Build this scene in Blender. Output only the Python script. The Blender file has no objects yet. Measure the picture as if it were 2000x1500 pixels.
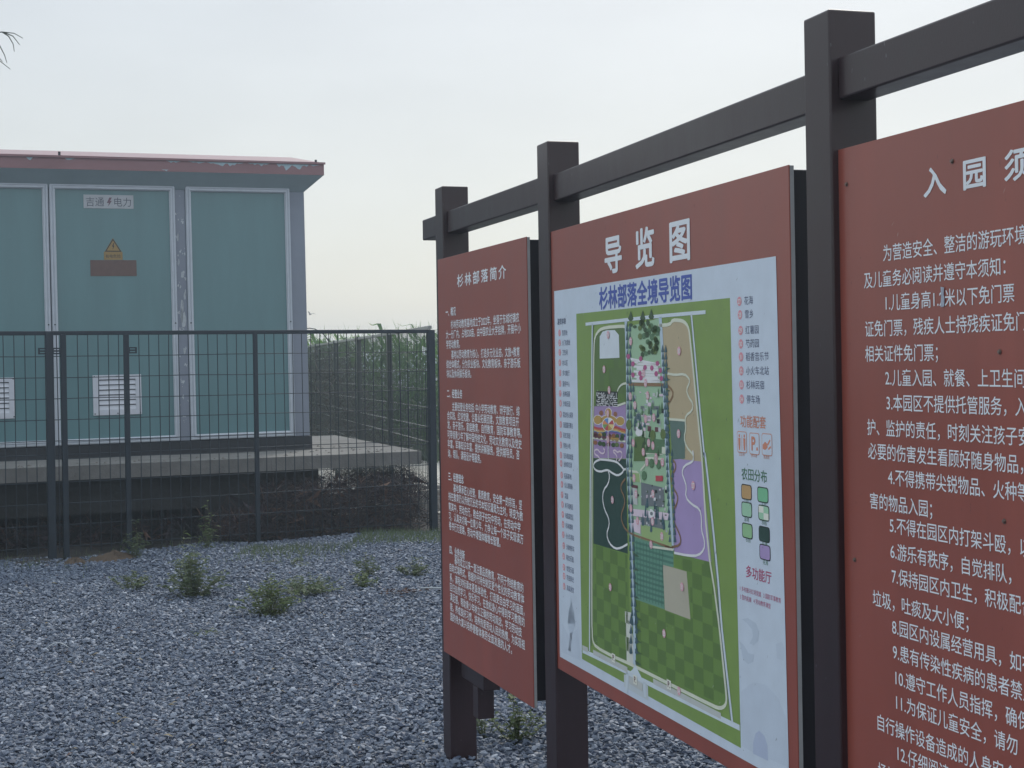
import bpy, bmesh, math, random
import numpy as np
from mathutils import Vector, Matrix
random.seed(7)
R = math.radians
scene = bpy.context.scene
COL = scene.collection

# ------------------------------------------------------------------ camera
cd = bpy.data.cameras.new('camera')
cd.sensor_width = 36.0
cd.lens = 54.0
cd.shift_y = -0.0185
cd.clip_start = 0.05
cd.clip_end = 3000
cam = bpy.data.objects.new('camera', cd)
COL.objects.link(cam)
a = math.atan(0.0160)
right = Vector((math.cos(a), 0, -math.sin(a)))
up = Vector((math.sin(a), 0, math.cos(a)))
back = Vector((0, -1, 0))
cam.matrix_world = Matrix(((right.x, up.x, back.x, 0), (right.y, up.y, back.y, 0), (right.z, up.z, back.z, 1.5), (0, 0, 0, 1)))
scene.camera = cam

# ------------------------------------------------------------------ sky, sun, exposure
SUN_EL, SUN_AZ = R(40), R(14)          # azimuth from +Y (view direction) towards +X
world = bpy.data.worlds.new('World')
scene.world = world
world.use_nodes = True
nt = world.node_tree
for n in list(nt.nodes):
    nt.nodes.remove(n)
def wn(t, **k):
    n = nt.nodes.new(t)
    for p, v in k.items():
        setattr(n, p, v)
    return n
wo = wn('ShaderNodeOutputWorld')
bg = wn('ShaderNodeBackground')
bg.inputs['Strength'].default_value = 0.1
sky = wn('ShaderNodeTexSky', sky_type='NISHITA', sun_disc=False, sun_elevation=SUN_EL, sun_rotation=SUN_AZ, air_density=1.0, dust_density=1.5, ozone_density=1.0)
tc = wn('ShaderNodeTexCoord')
sep = wn('ShaderNodeSeparateXYZ')
nt.links.new(tc.outputs['Generated'], sep.inputs[0])
ramp = wn('ShaderNodeValToRGB')        # thin overcast: warm white near the horizon, cool white above
nt.links.new(sep.outputs['Z'], ramp.inputs[0])
cr = ramp.color_ramp
cr.elements[0].position = 0.0
cr.elements[0].color = (0.735, 0.73, 0.69, 1)
cr.elements[1].position = 0.75
cr.elements[1].color = (1.36, 1.50, 1.60, 1)
for p_, c_ in ((0.06, (0.73, 0.73, 0.695)), (0.16, (0.70, 0.712, 0.695)), (0.26, (0.72, 0.75, 0.755)), (0.45, (1.02, 1.12, 1.21))):
    e = cr.elements.new(p_)
    e.color = (*c_, 1)
mp = wn('ShaderNodeMapping')
mp.inputs['Scale'].default_value = (2.2, 2.2, 7.0)
nt.links.new(tc.outputs['Generated'], mp.inputs[0])
noi = wn('ShaderNodeTexNoise')
noi.inputs['Scale'].default_value = 2.4
noi.inputs['Detail'].default_value = 5
noi.inputs['Roughness'].default_value = 0.55
nt.links.new(mp.outputs[0], noi.inputs['Vector'])
mr = wn('ShaderNodeMapRange')
mr.inputs['From Min'].default_value = 0.3
mr.inputs['From Max'].default_value = 0.93
mr.inputs['To Min'].default_value = 9.1
mr.inputs['To Max'].default_value = 10.6
nt.links.new(noi.outputs['Fac'], mr.inputs[0])
vm = wn('ShaderNodeVectorMath', operation='SCALE')
nt.links.new(ramp.outputs[0], vm.inputs[0])
nt.links.new(mr.outputs[0], vm.inputs['Scale'])
mix = wn('ShaderNodeMix', data_type='RGBA')
mix.inputs['Factor'].default_value = 0.72
nt.links.new(sky.outputs[0], mix.inputs['A'])
nt.links.new(vm.outputs[0], mix.inputs['B'])
nt.links.new(mix.outputs['Result'], bg.inputs['Color'])
nt.links.new(bg.outputs[0], wo.inputs[0])

sd = bpy.data.lights.new('sun', 'SUN')
sd.energy = 1.5
sd.angle = R(10)
sd.color = (1.0, 0.93, 0.82)
sun = bpy.data.objects.new('sun', sd)
COL.objects.link(sun)
sv = Vector((math.sin(SUN_AZ) * math.cos(SUN_EL), math.cos(SUN_AZ) * math.cos(SUN_EL), math.sin(SUN_EL)))
sun.rotation_euler = sv.to_track_quat('Z', 'Y').to_euler()
sun.location = sv * 60
vs = scene.view_settings
vs.view_transform = 'Standard'
vs.look = 'None'
vs.exposure = 0.15
vs.gamma = 1.0
vs.use_curve_mapping = False
scene.cycles.max_bounces = 6
scene.cycles.diffuse_bounces = 3
scene.cycles.glossy_bounces = 3
scene.cycles.transmission_bounces = 3

# ------------------------------------------------------------------ materials
def srgb(r, g, b):
    f = lambda c: (c / 12.92 if c <= 0.04045 else ((c + 0.055) / 1.055) ** 2.4)
    return (f(r / 255), f(g / 255), f(b / 255))
MATS = {}
def mat(name, col, rough=0.6, var=0.0, scale=8.0, bump=0.0, bscale=60.0, spec=0.5, metal=0.0, speck=None, speck_amt=0.0, speck_scale=30, rnd=0.0, coat=0.0, trans=0.0, stretch=None):
    if name in MATS:
        return MATS[name]
    m = bpy.data.materials.new(name)
    m.use_nodes = True
    t = m.node_tree
    b = t.nodes['Principled BSDF']
    b.inputs['Roughness'].default_value = rough
    b.inputs['Metallic'].default_value = metal
    b.inputs['Specular IOR Level'].default_value = spec
    b.inputs['Coat Weight'].default_value = coat
    b.inputs['Coat Roughness'].default_value = 0.16
    b.inputs['Coat IOR'].default_value = 1.8
    c4 = (*col, 1)
    b.inputs['Base Color'].default_value = c4
    src = None
    if var or bump or speck:
        co = t.nodes.new('ShaderNodeTexCoord')
        vec = co.outputs['Object']
        if stretch:
            mp_ = t.nodes.new('ShaderNodeMapping')
            mp_.inputs['Scale'].default_value = stretch
            t.links.new(vec, mp_.inputs[0])
            vec = mp_.outputs[0]
    if var:
        n = t.nodes.new('ShaderNodeTexNoise')
        n.inputs['Scale'].default_value = scale
        n.inputs['Detail'].default_value = 6
        n.inputs['Roughness'].default_value = 0.62
        t.links.new(vec, n.inputs['Vector'])
        r_ = t.nodes.new('ShaderNodeMapRange')
        r_.inputs['From Min'].default_value = 0.25
        r_.inputs['From Max'].default_value = 0.75
        r_.inputs['To Min'].default_value = 1 - var
        r_.inputs['To Max'].default_value = 1 + var
        t.links.new(n.outputs['Fac'], r_.inputs[0])
        s_ = t.nodes.new('ShaderNodeVectorMath')
        s_.operation = 'SCALE'
        s_.inputs[0].default_value = col
        t.links.new(r_.outputs[0], s_.inputs['Scale'])
        src = s_.outputs[0]
        rr = t.nodes.new('ShaderNodeMapRange')
        rr.inputs['To Min'].default_value = max(0.05, rough - 0.1)
        rr.inputs['To Max'].default_value = min(1, rough + 0.12)
        t.links.new(n.outputs['Fac'], rr.inputs[0])
        t.links.new(rr.outputs[0], b.inputs['Roughness'])
    if speck:
        n = t.nodes.new('ShaderNodeTexNoise')
        n.inputs['Scale'].default_value = speck_scale
        n.inputs['Detail'].default_value = 4
        n.inputs['Roughness'].default_value = 0.7
        t.links.new(vec, n.inputs['Vector'])
        r_ = t.nodes.new('ShaderNodeMapRange')
        r_.inputs['From Min'].default_value = 0.72 - speck_amt
        r_.inputs['From Max'].default_value = 0.735 - speck_amt
        t.links.new(n.outputs['Fac'], r_.inputs[0])
        x_ = t.nodes.new('ShaderNodeMix')
        x_.data_type = 'RGBA'
        t.links.new(r_.outputs[0], x_.inputs['Factor'])
        if src:
            t.links.new(src, x_.inputs['A'])
        else:
            x_.inputs['A'].default_value = c4
        x_.inputs['B'].default_value = (*speck, 1)
        src = x_.outputs['Result']
    if rnd:
        oi = t.nodes.new('ShaderNodeObjectInfo')
        r_ = t.nodes.new('ShaderNodeMapRange')
        r_.inputs['To Min'].default_value = 1 - rnd
        r_.inputs['To Max'].default_value = 1 + rnd
        t.links.new(oi.outputs['Random'], r_.inputs[0])
        s_ = t.nodes.new('ShaderNodeVectorMath')
        s_.operation = 'SCALE'
        if src:
            t.links.new(src, s_.inputs[0])
        else:
            s_.inputs[0].default_value = col
        t.links.new(r_.outputs[0], s_.inputs['Scale'])
        src = s_.outputs[0]
    if src:
        t.links.new(src, b.inputs['Base Color'])
    if bump:
        n = t.nodes.new('ShaderNodeTexNoise')
        n.inputs['Scale'].default_value = bscale
        n.inputs['Detail'].default_value = 5
        t.links.new(vec, n.inputs['Vector'])
        bm_ = t.nodes.new('ShaderNodeBump')
        bm_.inputs['Strength'].default_value = bump
        bm_.inputs['Distance'].default_value = 0.01
        t.links.new(n.outputs['Fac'], bm_.inputs['Height'])
        t.links.new(bm_.outputs[0], b.inputs['Normal'])
    if trans:
        tr = t.nodes.new('ShaderNodeBsdfTranslucent')
        tr.inputs['Color'].default_value = (*[min(1, c * 1.6) for c in col], 1)
        ms = t.nodes.new('ShaderNodeMixShader')
        ms.inputs[0].default_value = trans
        t.links.new(b.outputs[0], ms.inputs[1])
        t.links.new(tr.outputs[0], ms.inputs[2])
        t.links.new(ms.outputs[0], t.nodes['Material Output'].inputs['Surface'])
    MATS[name] = m
    return m

M_POST = mat('post_paint', (0.027, 0.0125, 0.0165), 0.42, 0.22, 9, 0.05, 240, spec=0.4, coat=0.2, speck=(0.10, 0.10, 0.11), speck_amt=0.03, speck_scale=40, stretch=(2, 2, 0.5))
M_RED = mat('red_sheet', (0.30, 0.074, 0.052), 0.42, 0.13, 2.5, 0.04, 420, spec=0.5, coat=0.2, stretch=(2.5, 2.5, 0.45), speck=(0.10, 0.04, 0.04), speck_amt=0.005, speck_scale=42)
M_EDGE = mat('sheet_edge', (0.36, 0.37, 0.38), 0.5, 0.1, 30)
M_BOX = mat('backing_box', (0.008, 0.007, 0.012), 0.5, 0.15, 14)
M_WHITE = mat('white_lettering', (0.84, 0.87, 0.91), 0.5, 0.05, 20)
M_BOLT = mat('bolt_steel', (0.20, 0.16, 0.14), 0.4, 0.3, 80, metal=0.7)

# ------------------------------------------------------------------ mesh helpers
def link(name, me, material, parent=None, kind=None):
    o = bpy.data.objects.new(name, me)
    COL.objects.link(o)
    if material is not None and not me.materials:
        if isinstance(material, (list, tuple)):
            for m in material:
                me.materials.append(m)
        else:
            me.materials.append(material)
    if parent is not None:
        o.parent = parent
    if kind:
        o['kind'] = kind
    return o
def thing(name, label, cat, loc=(0, 0, 0), rot=(0, 0, 0), group=None):
    o = bpy.data.objects.new(name, None)
    COL.objects.link(o)
    o.empty_display_size = 0.2
    o.location = loc
    o.rotation_euler = rot
    tag(o, label, cat, group)
    return o
def tag(o, label, cat, group=None):
    o['label'] = label
    o['category'] = cat
    if group:
        o['group'] = group
    return o
class MB:
    def __init__(s):
        s.v, s.f, s.m = [], [], []
    def face(s, pts, mi=0):
        k = len(s.v)
        s.v += [tuple(p) for p in pts]
        s.f.append(tuple(range(k, k + len(pts))))
        s.m.append(mi)
    def raw(s, vs, fs, mi=0):
        k = len(s.v)
        s.v += [tuple(p) for p in vs]
        s.f += [tuple(i + k for i in f) for f in fs]
        s.m += [mi] * len(fs)
    def box(s, x0, x1, y0, y1, z0, z1, mi=0):
        s.raw([(x0, y0, z0), (x1, y0, z0), (x1, y1, z0), (x0, y1, z0), (x0, y0, z1), (x1, y0, z1), (x1, y1, z1), (x0, y1, z1)],
              [(0, 3, 2, 1), (4, 5, 6, 7), (0, 1, 5, 4), (1, 2, 6, 5), (2, 3, 7, 6), (3, 0, 4, 7)], mi)
    def tube(s, pts, r, n=6, mi=0, r1=None, cap=True):
        pts = [Vector(p) for p in pts]
        k = len(s.v)
        up_ = Vector((0.13, 0.29, 1)).normalized()
        for i, p in enumerate(pts):
            d = (pts[min(i + 1, len(pts) - 1)] - pts[max(i - 1, 0)]).normalized()
            x_ = d.cross(up_)
            if x_.length < 1e-3:
                x_ = d.cross(Vector((1, 0, 0)))
            x_.normalize()
            y_ = d.cross(x_)
            rr = r if r1 is None else r + (r1 - r) * i / (len(pts) - 1)
            for j in range(n):
                an = 2 * math.pi * j / n
                s.v.append(tuple(p + x_ * rr * math.cos(an) + y_ * rr * math.sin(an)))
        for i in range(len(pts) - 1):
            for j in range(n):
                a0 = k + i * n + j
                a1 = k + i * n + (j + 1) % n
                s.f.append((a0, a1, a1 + n, a0 + n))
                s.m.append(mi)
        if cap:
            s.f.append(tuple(k + j for j in range(n))[::-1])
            s.f.append(tuple(k + (len(pts) - 1) * n + j for j in range(n)))
            s.m += [mi, mi]
    def mesh(s, name, smooth=False):
        me = bpy.data.meshes.new(name)
        me.from_pydata(s.v, [], s.f)
        me.polygons.foreach_set('material_index', s.m)
        if smooth:
            me.polygons.foreach_set('use_smooth', [True] * len(s.f))
        me.update()
        return me
    def build(s, name, material, parent=None, kind=None, smooth=False):
        return link(name, s.mesh(name, smooth), material, parent, kind)
def bevel_box(name, x0, x1, y0, y1, z0, z1, material, parent=None, bev=0.004, seg=2):
    bm = bmesh.new()
    vs_ = [bm.verts.new(p) for p in [(x0, y0, z0), (x1, y0, z0), (x1, y1, z0), (x0, y1, z0), (x0, y0, z1), (x1, y0, z1), (x1, y1, z1), (x0, y1, z1)]]
    for f in [(0, 3, 2, 1), (4, 5, 6, 7), (0, 1, 5, 4), (1, 2, 6, 5), (2, 3, 7, 6), (3, 0, 4, 7)]:
        bm.faces.new([vs_[i] for i in f])
    if bev:
        bmesh.ops.bevel(bm, geom=bm.edges[:], offset=bev, segments=seg, affect='EDGES', profile=0.5)
    me = bpy.data.meshes.new(name)
    bm.to_mesh(me)
    bm.free()
    return link(name, me, material, parent)

_tc = bpy.data.curves.new('glyphs', 'FONT')
_tc.resolution_u = 3
_to = bpy.data.objects.new('glyphs', _tc)
COL.objects.link(_to)
def glyphs(body, bold=0.0, spacing=1.0):
    """outline of a line of print as (verts, faces) in em units"""
    _tc.body = body
    _tc.size = 1.0
    _tc.offset = bold
    _tc.space_character = spacing
    bpy.context.view_layer.update()
    me = bpy.data.meshes.new_from_object(_to.evaluated_get(bpy.context.evaluated_depsgraph_get()))
    v = [tuple(p.co) for p in me.vertices]
    f = [tuple(p.vertices) for p in me.polygons]
    bpy.data.meshes.remove(me)
    return v, f
def text(mb, body, x, z, em, y, sx=1.0, bold=0.0, spacing=1.0, mi=0, fit=None, center=False):
    v, f = glyphs(body, 0.0, spacing)
    if not v:
        return
    lo, hi = min(p[0] for p in v), max(p[0] for p in v)
    k = em * sx
    if fit:
        k = fit / (hi - lo)
        lo0 = lo
    else:
        lo0 = 0.0
    if center:
        lo0 = (lo + hi) / 2
    offs = [(0, 0)] if not bold else [(math.cos(j * 0.7854) * bold, math.sin(j * 0.7854) * bold) for j in (range(8) if bold > 0.015 else range(1, 8, 2))]
    for j, (ox, oz) in enumerate(offs):       # heavier weight: the outline stamped round itself
        mb.raw([(x + (p[0] - lo0 + ox) * k, y - j * 0.00003, z + (p[1] + oz) * em) for p in v], f, mi)
# ------------------------------------------------------------------ ground
def hgt(x, y):
    return 0.02 * math.sin(x * 1.3 + 0.5) * math.sin(y * 0.9) + 0.012 * math.sin(x * 3.1 + y * 2.3)
def in_poly(x, y, P):
    c = False
    j = len(P) - 1
    for i in range(len(P)):
        xi, yi = P[i]
        xj, yj = P[j]
        if (yi > y) != (yj > y) and x < (xj - xi) * (y - yi) / (yj - yi) + xi:
            c = not c
        j = i
    return c
M_SOIL = mat('dark_soil', (0.030, 0.027, 0.025), 0.95, 0.45, 3, 0.7, 25)  # dark soil, lowered further to paint in the shade under the slab
g = MB()
g.face([(-600, -40, -0.12), (600, -40, -0.12), (600, 1500, -0.12), (-600, 1500, -0.12)])
g.build('ground', M_SOIL, kind='structure')
FA, FB = (-3.78, 12.55), (-0.74, 14.05)           # front fence line
def fence_y(x):
    return FA[1] + (x - FA[0]) * (FB[1] - FA[1]) / (FB[0] - FA[0])
# soil between the fence and the concrete base
g = MB()
N = 60
def grid_sheet(mb, x0, x1, y0f, y1f, nx, ny, zf):
    idx = []
    for j in range(ny + 1):
        row = []
        for i in range(nx + 1):
            x = x0 + (x1 - x0) * i / nx
            ya, yb = y0f(x), y1f(x)
            y = ya + (yb - ya) * j / ny
            row.append(len(mb.v))
            mb.v.append((x, y, zf(x, y)))
        idx.append(row)
    for j in range(ny):
        for i in range(nx):
            mb.f.append((idx[j][i], idx[j][i + 1], idx[j + 1][i + 1], idx[j + 1][i]))
            mb.m.append(0)
grid_sheet(g, -9, 2.2, lambda x: fence_y(x) - 0.5, lambda x: fence_y(x) + 6, 80, 50,
           lambda x, y: -0.035 + 0.03 * math.sin(x * 5 + y * 3) * math.sin(y * 4.1 - x) + 0.02 * math.sin(x * 11.3) * math.sin(y * 9.7))
g.build('soil_bank', M_SOIL, kind='structure', smooth=True)
# pale path beyond the side fence
M_PATH = mat('pale_path', (0.42, 0.40, 0.36), 0.9, 0.25, 2, 0.3, 30)
g = MB()
g.face([(-2.6, 16.3, -0.05), (6, 15.2, -0.05), (9, 24.5, -0.05), (-4.5, 25.5, -0.05)])
g.build('path', M_PATH, kind='structure')
# gravel bed
def gravel_mat(name, rnd):
    m = bpy.data.materials.new(name)
    m.use_nodes = True
    t = m.node_tree
    b = t.nodes['Principled BSDF']
    b.inputs['Roughness'].default_value = 0.62
    b.inputs['Specular IOR Level'].default_value = 0.45
    rp = t.nodes.new('ShaderNodeValToRGB')
    e = rp.color_ramp
    e.elements[0].position = 0.0
    e.elements[0].color = (0.044, 0.060, 0.104, 1)
    e.elements[1].position = 1.0
    e.elements[1].color = (0.33, 0.37, 0.44, 1)
    for p_, c_ in ((0.25, (0.070, 0.092, 0.138)), (0.5, (0.100, 0.126, 0.178)), (0.72, (0.128, 0.156, 0.210)), (0.86, (0.150, 0.168, 0.210)), (0.94, (0.215, 0.24, 0.30))):
        q = e.elements.new(p_)
        q.color = (*c_, 1)
    co = t.nodes.new('ShaderNodeTexCoord')
    n = t.nodes.new('ShaderNodeTexNoise')
    n.inputs['Scale'].default_value = 60
    n.inputs['Detail'].default_value = 4
    t.links.new(co.outputs['Object'], n.inputs['Vector'])
    if rnd:
        oi = t.nodes.new('ShaderNodeObjectInfo')
        ad = t.nodes.new('ShaderNodeMath')
        ad.operation = 'MULTIPLY_ADD'
        ad.inputs[1].default_value = 0.35
        t.links.new(n.outputs['Fac'], ad.inputs[0])
        sb = t.nodes.new('ShaderNodeMath')
        sb.operation = 'SUBTRACT'
        t.links.new(oi.outputs['Random'], sb.inputs[0])
        sb.inputs[1].default_value = 0.17
        t.links.new(sb.outputs[0], ad.inputs[2])
        t.links.new(ad.outputs[0], rp.inputs[0])
    else:
        v = t.nodes.new('ShaderNodeTexVoronoi')
        v.inputs['Scale'].default_value = 38
        t.links.new(co.outputs['Object'], v.inputs['Vector'])
        sp = t.nodes.new('ShaderNodeSeparateColor')
        t.links.new(v.outputs['Color'], sp.inputs[0])
        t.links.new(sp.outputs[0], rp.inputs[0])
        bp = t.nodes.new('ShaderNodeBump')
        bp.inputs['Strength'].default_value = 1.0
        bp.inputs['Distance'].default_value = 0.02
        bp.invert = True
        t.links.new(v.outputs['Distance'], bp.inputs['Height'])
        t.links.new(bp.outputs[0], b.inputs['Normal'])
    t.links.new(rp.outputs[0], b.inputs['Base Color'])
    return m
g = MB()
grid_sheet(g, -9, 6, lambda x: 1.0, lambda x: fence_y(x) - 0.12 + 0.12 * math.sin(x * 4.3) + 0.07 * math.sin(x * 9.1), 120, 120, lambda x, y: hgt(x, y) - 0.012)
g.build('gravel_bed', gravel_mat('gravel_bed', False), kind='structure', smooth=True)
# loose stones on it
def stone(seed):
    rg = random.Random(seed)
    bm = bmesh.new()
    for i in range(13):
        v = Vector((rg.gauss(0, 1), rg.gauss(0, 1), rg.gauss(0, 1))).normalized()
        v *= rg.uniform(0.82, 1.05)
        bm.verts.new((v.x, v.y * rg.uniform(0.62, 0.8), v.z * 0.52))
    r_ = bmesh.ops.convex_hull(bm, input=bm.verts[:])
    bmesh.ops.delete(bm, geom=[v for v in r_['geom_interior'] if isinstance(v, bmesh.types.BMVert)], context='VERTS')
    me = bpy.data.meshes.new('stone')
    bm.to_mesh(me)
    bm.free()
    return me
M_STONE = gravel_mat('gravel_stone', True)
stone_col = bpy.data.collections.new('stones')
for i in range(9):
    me = stone(i + 11)
    me.materials.append(M_STONE)
    so = bpy.data.objects.new('stone', me)
    stone_col.objects.link(so)
def scatter(name, mesh, density, smin, smax, seed):
    o = link(name, mesh, M_STONE, None, 'stuff')
    ng = bpy.data.node_groups.new(name, 'GeometryNodeTree')
    ng.interface.new_socket('Geometry', in_out='INPUT', socket_type='NodeSocketGeometry')
    ng.interface.new_socket('Geometry', in_out='OUTPUT', socket_type='NodeSocketGeometry')
    A = ng.nodes.new
    gi, go = A('NodeGroupInput'), A('NodeGroupOutput')
    dp = A('GeometryNodeDistributePointsOnFaces')
    dp.inputs['Density'].default_value = density
    dp.inputs['Seed'].default_value = seed
    ci = A('GeometryNodeCollectionInfo')
    ci.inputs['Collection'].default_value = stone_col
    ci.inputs['Separate Children'].default_value = True
    ci.inputs['Reset Children'].default_value = True
    ip = A('GeometryNodeInstanceOnPoints')
    ip.inputs['Pick Instance'].default_value = True
    rr = A('FunctionNodeRandomValue')
    rr.data_type = 'FLOAT_VECTOR'
    rr.inputs['Min'].default_value = (-0.45, -0.45, 0)
    rr.inputs['Max'].default_value = (0.45, 0.45, 6.283)
    rs = A('FunctionNodeRandomValue')
    rs.data_type = 'FLOAT'
    rs.inputs[2].default_value = 0.0
    rs.inputs[3].default_value = 1.0
    rs.inputs['Seed'].default_value = 5
    pw = A('ShaderNodeMath')
    pw.operation = 'POWER'
    pw.inputs[1].default_value = 1.9
    mr_ = A('ShaderNodeMapRange')
    mr_.inputs['To Min'].default_value = smin
    mr_.inputs['To Max'].default_value = smax
    ro = A('FunctionNodeRandomValue')
    ro.data_type = 'FLOAT_VECTOR'
    ro.inputs['Min'].default_value = (0, 0, -0.008)
    ro.inputs['Max'].default_value = (0, 0, 0.012)
    ro.inputs['Seed'].default_value = 9
    sp = A('GeometryNodeSetPosition')
    L = ng.links.new
    L(gi.outputs[0], dp.inputs['Mesh'])
    L(dp.outputs['Points'], sp.inputs['Geometry'])
    L(ro.outputs[0], sp.inputs['Offset'])
    L(sp.outputs[0], ip.inputs['Points'])
    L(ci.outputs[0], ip.inputs['Instance'])
    L(rr.outputs[0], ip.inputs['Rotation'])
    L(rs.outputs[1], pw.inputs[0])
    L(pw.outputs[0], mr_.inputs['Value'])
    L(mr_.outputs[0], ip.inputs['Scale'])
    L(ip.outputs[0], go.inputs[0])
    md = o.modifiers.new('scatter', 'NODES')
    md.node_group = ng
    return o
g = MB()
grid_sheet(g, -5.4, 2.6, lambda x: max(4.0, 4.0 + (-2.4 - x) * 2.2 if x < -2.4 else 4.0), lambda x: (fence_y(x) + 0.02 + 0.12 * math.sin(x * 4.3) + 0.07 * math.sin(x * 9.1)) if x < 0.2 else 11.0, 80, 80, hgt)
gravel = scatter('gravel', g.mesh('gravel'), 2500, 0.0082, 0.0235, 3)

# ------------------------------------------------------------------ notice board frame
S = 0.104
TH1, TH2, TH3 = 18.24, 16.62, 18.2
P1, P2, P3 = Vector((-0.256, 5.853, 0)), Vector((0.119, 4.715, 0)), Vector((0.630, 3.003, 0))
uvec = lambda th: Vector((math.sin(R(th)), -math.cos(R(th)), 0))
P4 = P3 + uvec(TH3) * 1.30
frame = thing('notice_board_frame', 'dark brown metal post and rail frame carrying the three red boards', 'sign frame', P1)
for P, th in ((P1, TH1), (P2, (TH1 + TH2) / 2), (P3, (TH2 + TH3) / 2), (P4, TH3)):
    o = bevel_box('post', -S, 0, 0, S, -0.12, 2.187, M_POST, frame, 0.004)
    o.location = P - P1
    o.rotation_euler = (0, 0, R(th - 90))
def rail(P, th, u0, u1, z0=2.009, z1=2.091):
    o = bevel_box('rail', u0, u1, 0.018, 0.088, z0, z1, M_POST, frame, 0.004)
    o.location = P - P1
    o.rotation_euler = (0, 0, R(th - 90))
rail(P1, TH1, -0.365, -S - 0.001)
rail(P1, TH1, 0.001, 1.1983 - S - 0.001, 2.007, 2.091)
rail(P2, TH2, 0.001, 1.786 - S - 0.001, 2.001, 2.084)
rail(P3, TH3, 0.001, 1.30 - S - 0.001, 2.010, 2.092)

def board(name, label, P, th, yf, u0, u1, z0, z1):
    b = thing(name, label, 'sign board', P, (0, 0, R(th - 90)), 'red boards in the frame')
    bevel_box('sheet', u0, u1, yf, yf + 0.003, z0, z1, M_RED, b, 0.0006, 1)
    e = MB()
    e.box(u0 + 0.001, u1 - 0.001, yf + 0.003, yf + 0.0125, z0 + 0.001, z1 - 0.001)
    e.build('edge_trim', M_EDGE, b)
    bevel_box('backing_box', max(u0 + 0.02, 0.006), u1 - 0.012, yf + 0.0125, yf + 0.07, z0 + 0.018, z1 - 0.008, M_BOX, b, 0.002, 1)
    return b
B1 = board('intro_board', 'narrow red board of small white paragraphs, farthest along the frame', P1, TH1, -0.013, -0.033, 1.022, 0.409, 1.907)
B2 = board('map_board', 'wide red board with a coloured park map on white', P2, TH2, 0.007, -0.008, 1.592, 0.567, 1.907)
B3 = board('rules_board', 'red board with numbered white rules, nearest and cut by the frame edge', P3, TH3, 0.016, -0.004, 1.09, 0.41, 1.911)
# lettering of the first board
y = -0.0137
for i, c in enumerate('杉林部落简介'):
    t = MB()
    text(t, c, 0.272 + i * 0.1, 1.792, 0.049, y, sx=1.72, bold=0.016, center=True)
    t.build('title_character', M_WHITE, B1)
EM = 0.0345
def para(bd, y, lines, x0, em, sx=1.0, bold=0.0, indent=2, fitw=None):
    for z, ind, body, w in lines:
        t = MB()
        text(t, body, x0 + (indent * em * sx if ind else 0), z, em, y, sx=sx, bold=bold, fit=w)
        t.build('text_line', M_WHITE, bd, 'stuff')
for z, body in ((1.689, '一、概况'), (1.384, '二、经营业务'), (1.073, '三、经营理念'), (0.797, '四、业务创新')):
    hd = MB()
    text(hd, body, 0.071, z, 0.035, y, sx=0.98, bold=0.018)
    hd.build('section_heading', M_WHITE, B1, 'stuff')
para(B1, y, [
    (1.641, 1, '杉林劳动教育基地成立于2022年，坐落于东城坊镇农', 0.80), (1.605, 0, '大一分厂内，占地320亩，由中国农业大学挂牌，开展中小', 0.885), (1.568, 0, '学劳动教育。', None),
    (1.530, 1, '基地以劳动教育为核心，打造多元化业态，文旅+教育', 0.80), (1.494, 0, '综合体模式，分为农业板块、文化教育板块、亲子游乐板', 0.875), (1.459, 0, '块以及休闲娱乐板块。', None),
    (1.337, 1, '主要经营业务包括: 中小学劳动教育、研学旅行、综', 0.79), (1.302, 0, '合实践、红培党建、企事业拓展团建，文旅教育项目开', 0.85), (1.267, 0, '发，亲子游乐，家庭教育，自然教育，国防军事教育等。', 0.875), (1.231, 0, '可带领青少年了解中国传统文化，劳动文化教育以及党史', 0.875), (1.196, 0, '丰富，军事知识丰富，提供讲解服务，提供辅导员，咨', 0.85), (1.160, 0, '询，领队，课程设计等服务。', None),
    (1.034, 1, '基地秉承匠心经营，素质教育，安全第一的宗旨，坚', 0.80), (0.999, 0, '持在教育仍以传统冗长的书本知识灌溉为主时，转变为教', 0.875), (0.960, 0, '育其中，劳动先行，教会孩子在玩中劳动，在劳动中学', 0.85), (0.924, 0, '习，认真关切每一位青少年，力争让每一个孩子实现读万', 0.875), (0.888, 0, '卷书行万里路，劳动中增强体魄增长智慧。', None),
    (0.766, 1, '基地成立以来一直注重品质教育，不同于传统教育的', 0.80), (0.731, 0, '自助式填鸭式，根据时代特色制定更个性化的劳动教育体', 0.875), (0.693, 0, '系，课程对标课本更具体验性，打造更自由学习的画面，', 0.875), (0.657, 0, '回归自然学习，快乐学习，在放松身心中得到学习教育的', 0.875), (0.620, 0, '满足感，帮助青少年树立正确的劳动观念，学习劳动技', 0.845), (0.583, 0, '能，养成良好习惯，培养热爱劳动人民的热情，为实现祖', 0.875), (0.546, 0, '国的伟大复兴培养德智体美劳全面发展的人才。', 0.74),
], 0.071, EM, 1.0, 0.014)
# the bracket hanging below the first board
bevel_box('hanging_bracket', 0.056, 0.343, 0.030, 0.092, 0.325, 0.426, M_POST, B1, 0.003)
bevel_box('bracket_foot', 0.203, 0.268, 0.030, 0.092, 0.207, 0.324, M_POST, B1, 0.003)

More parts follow.
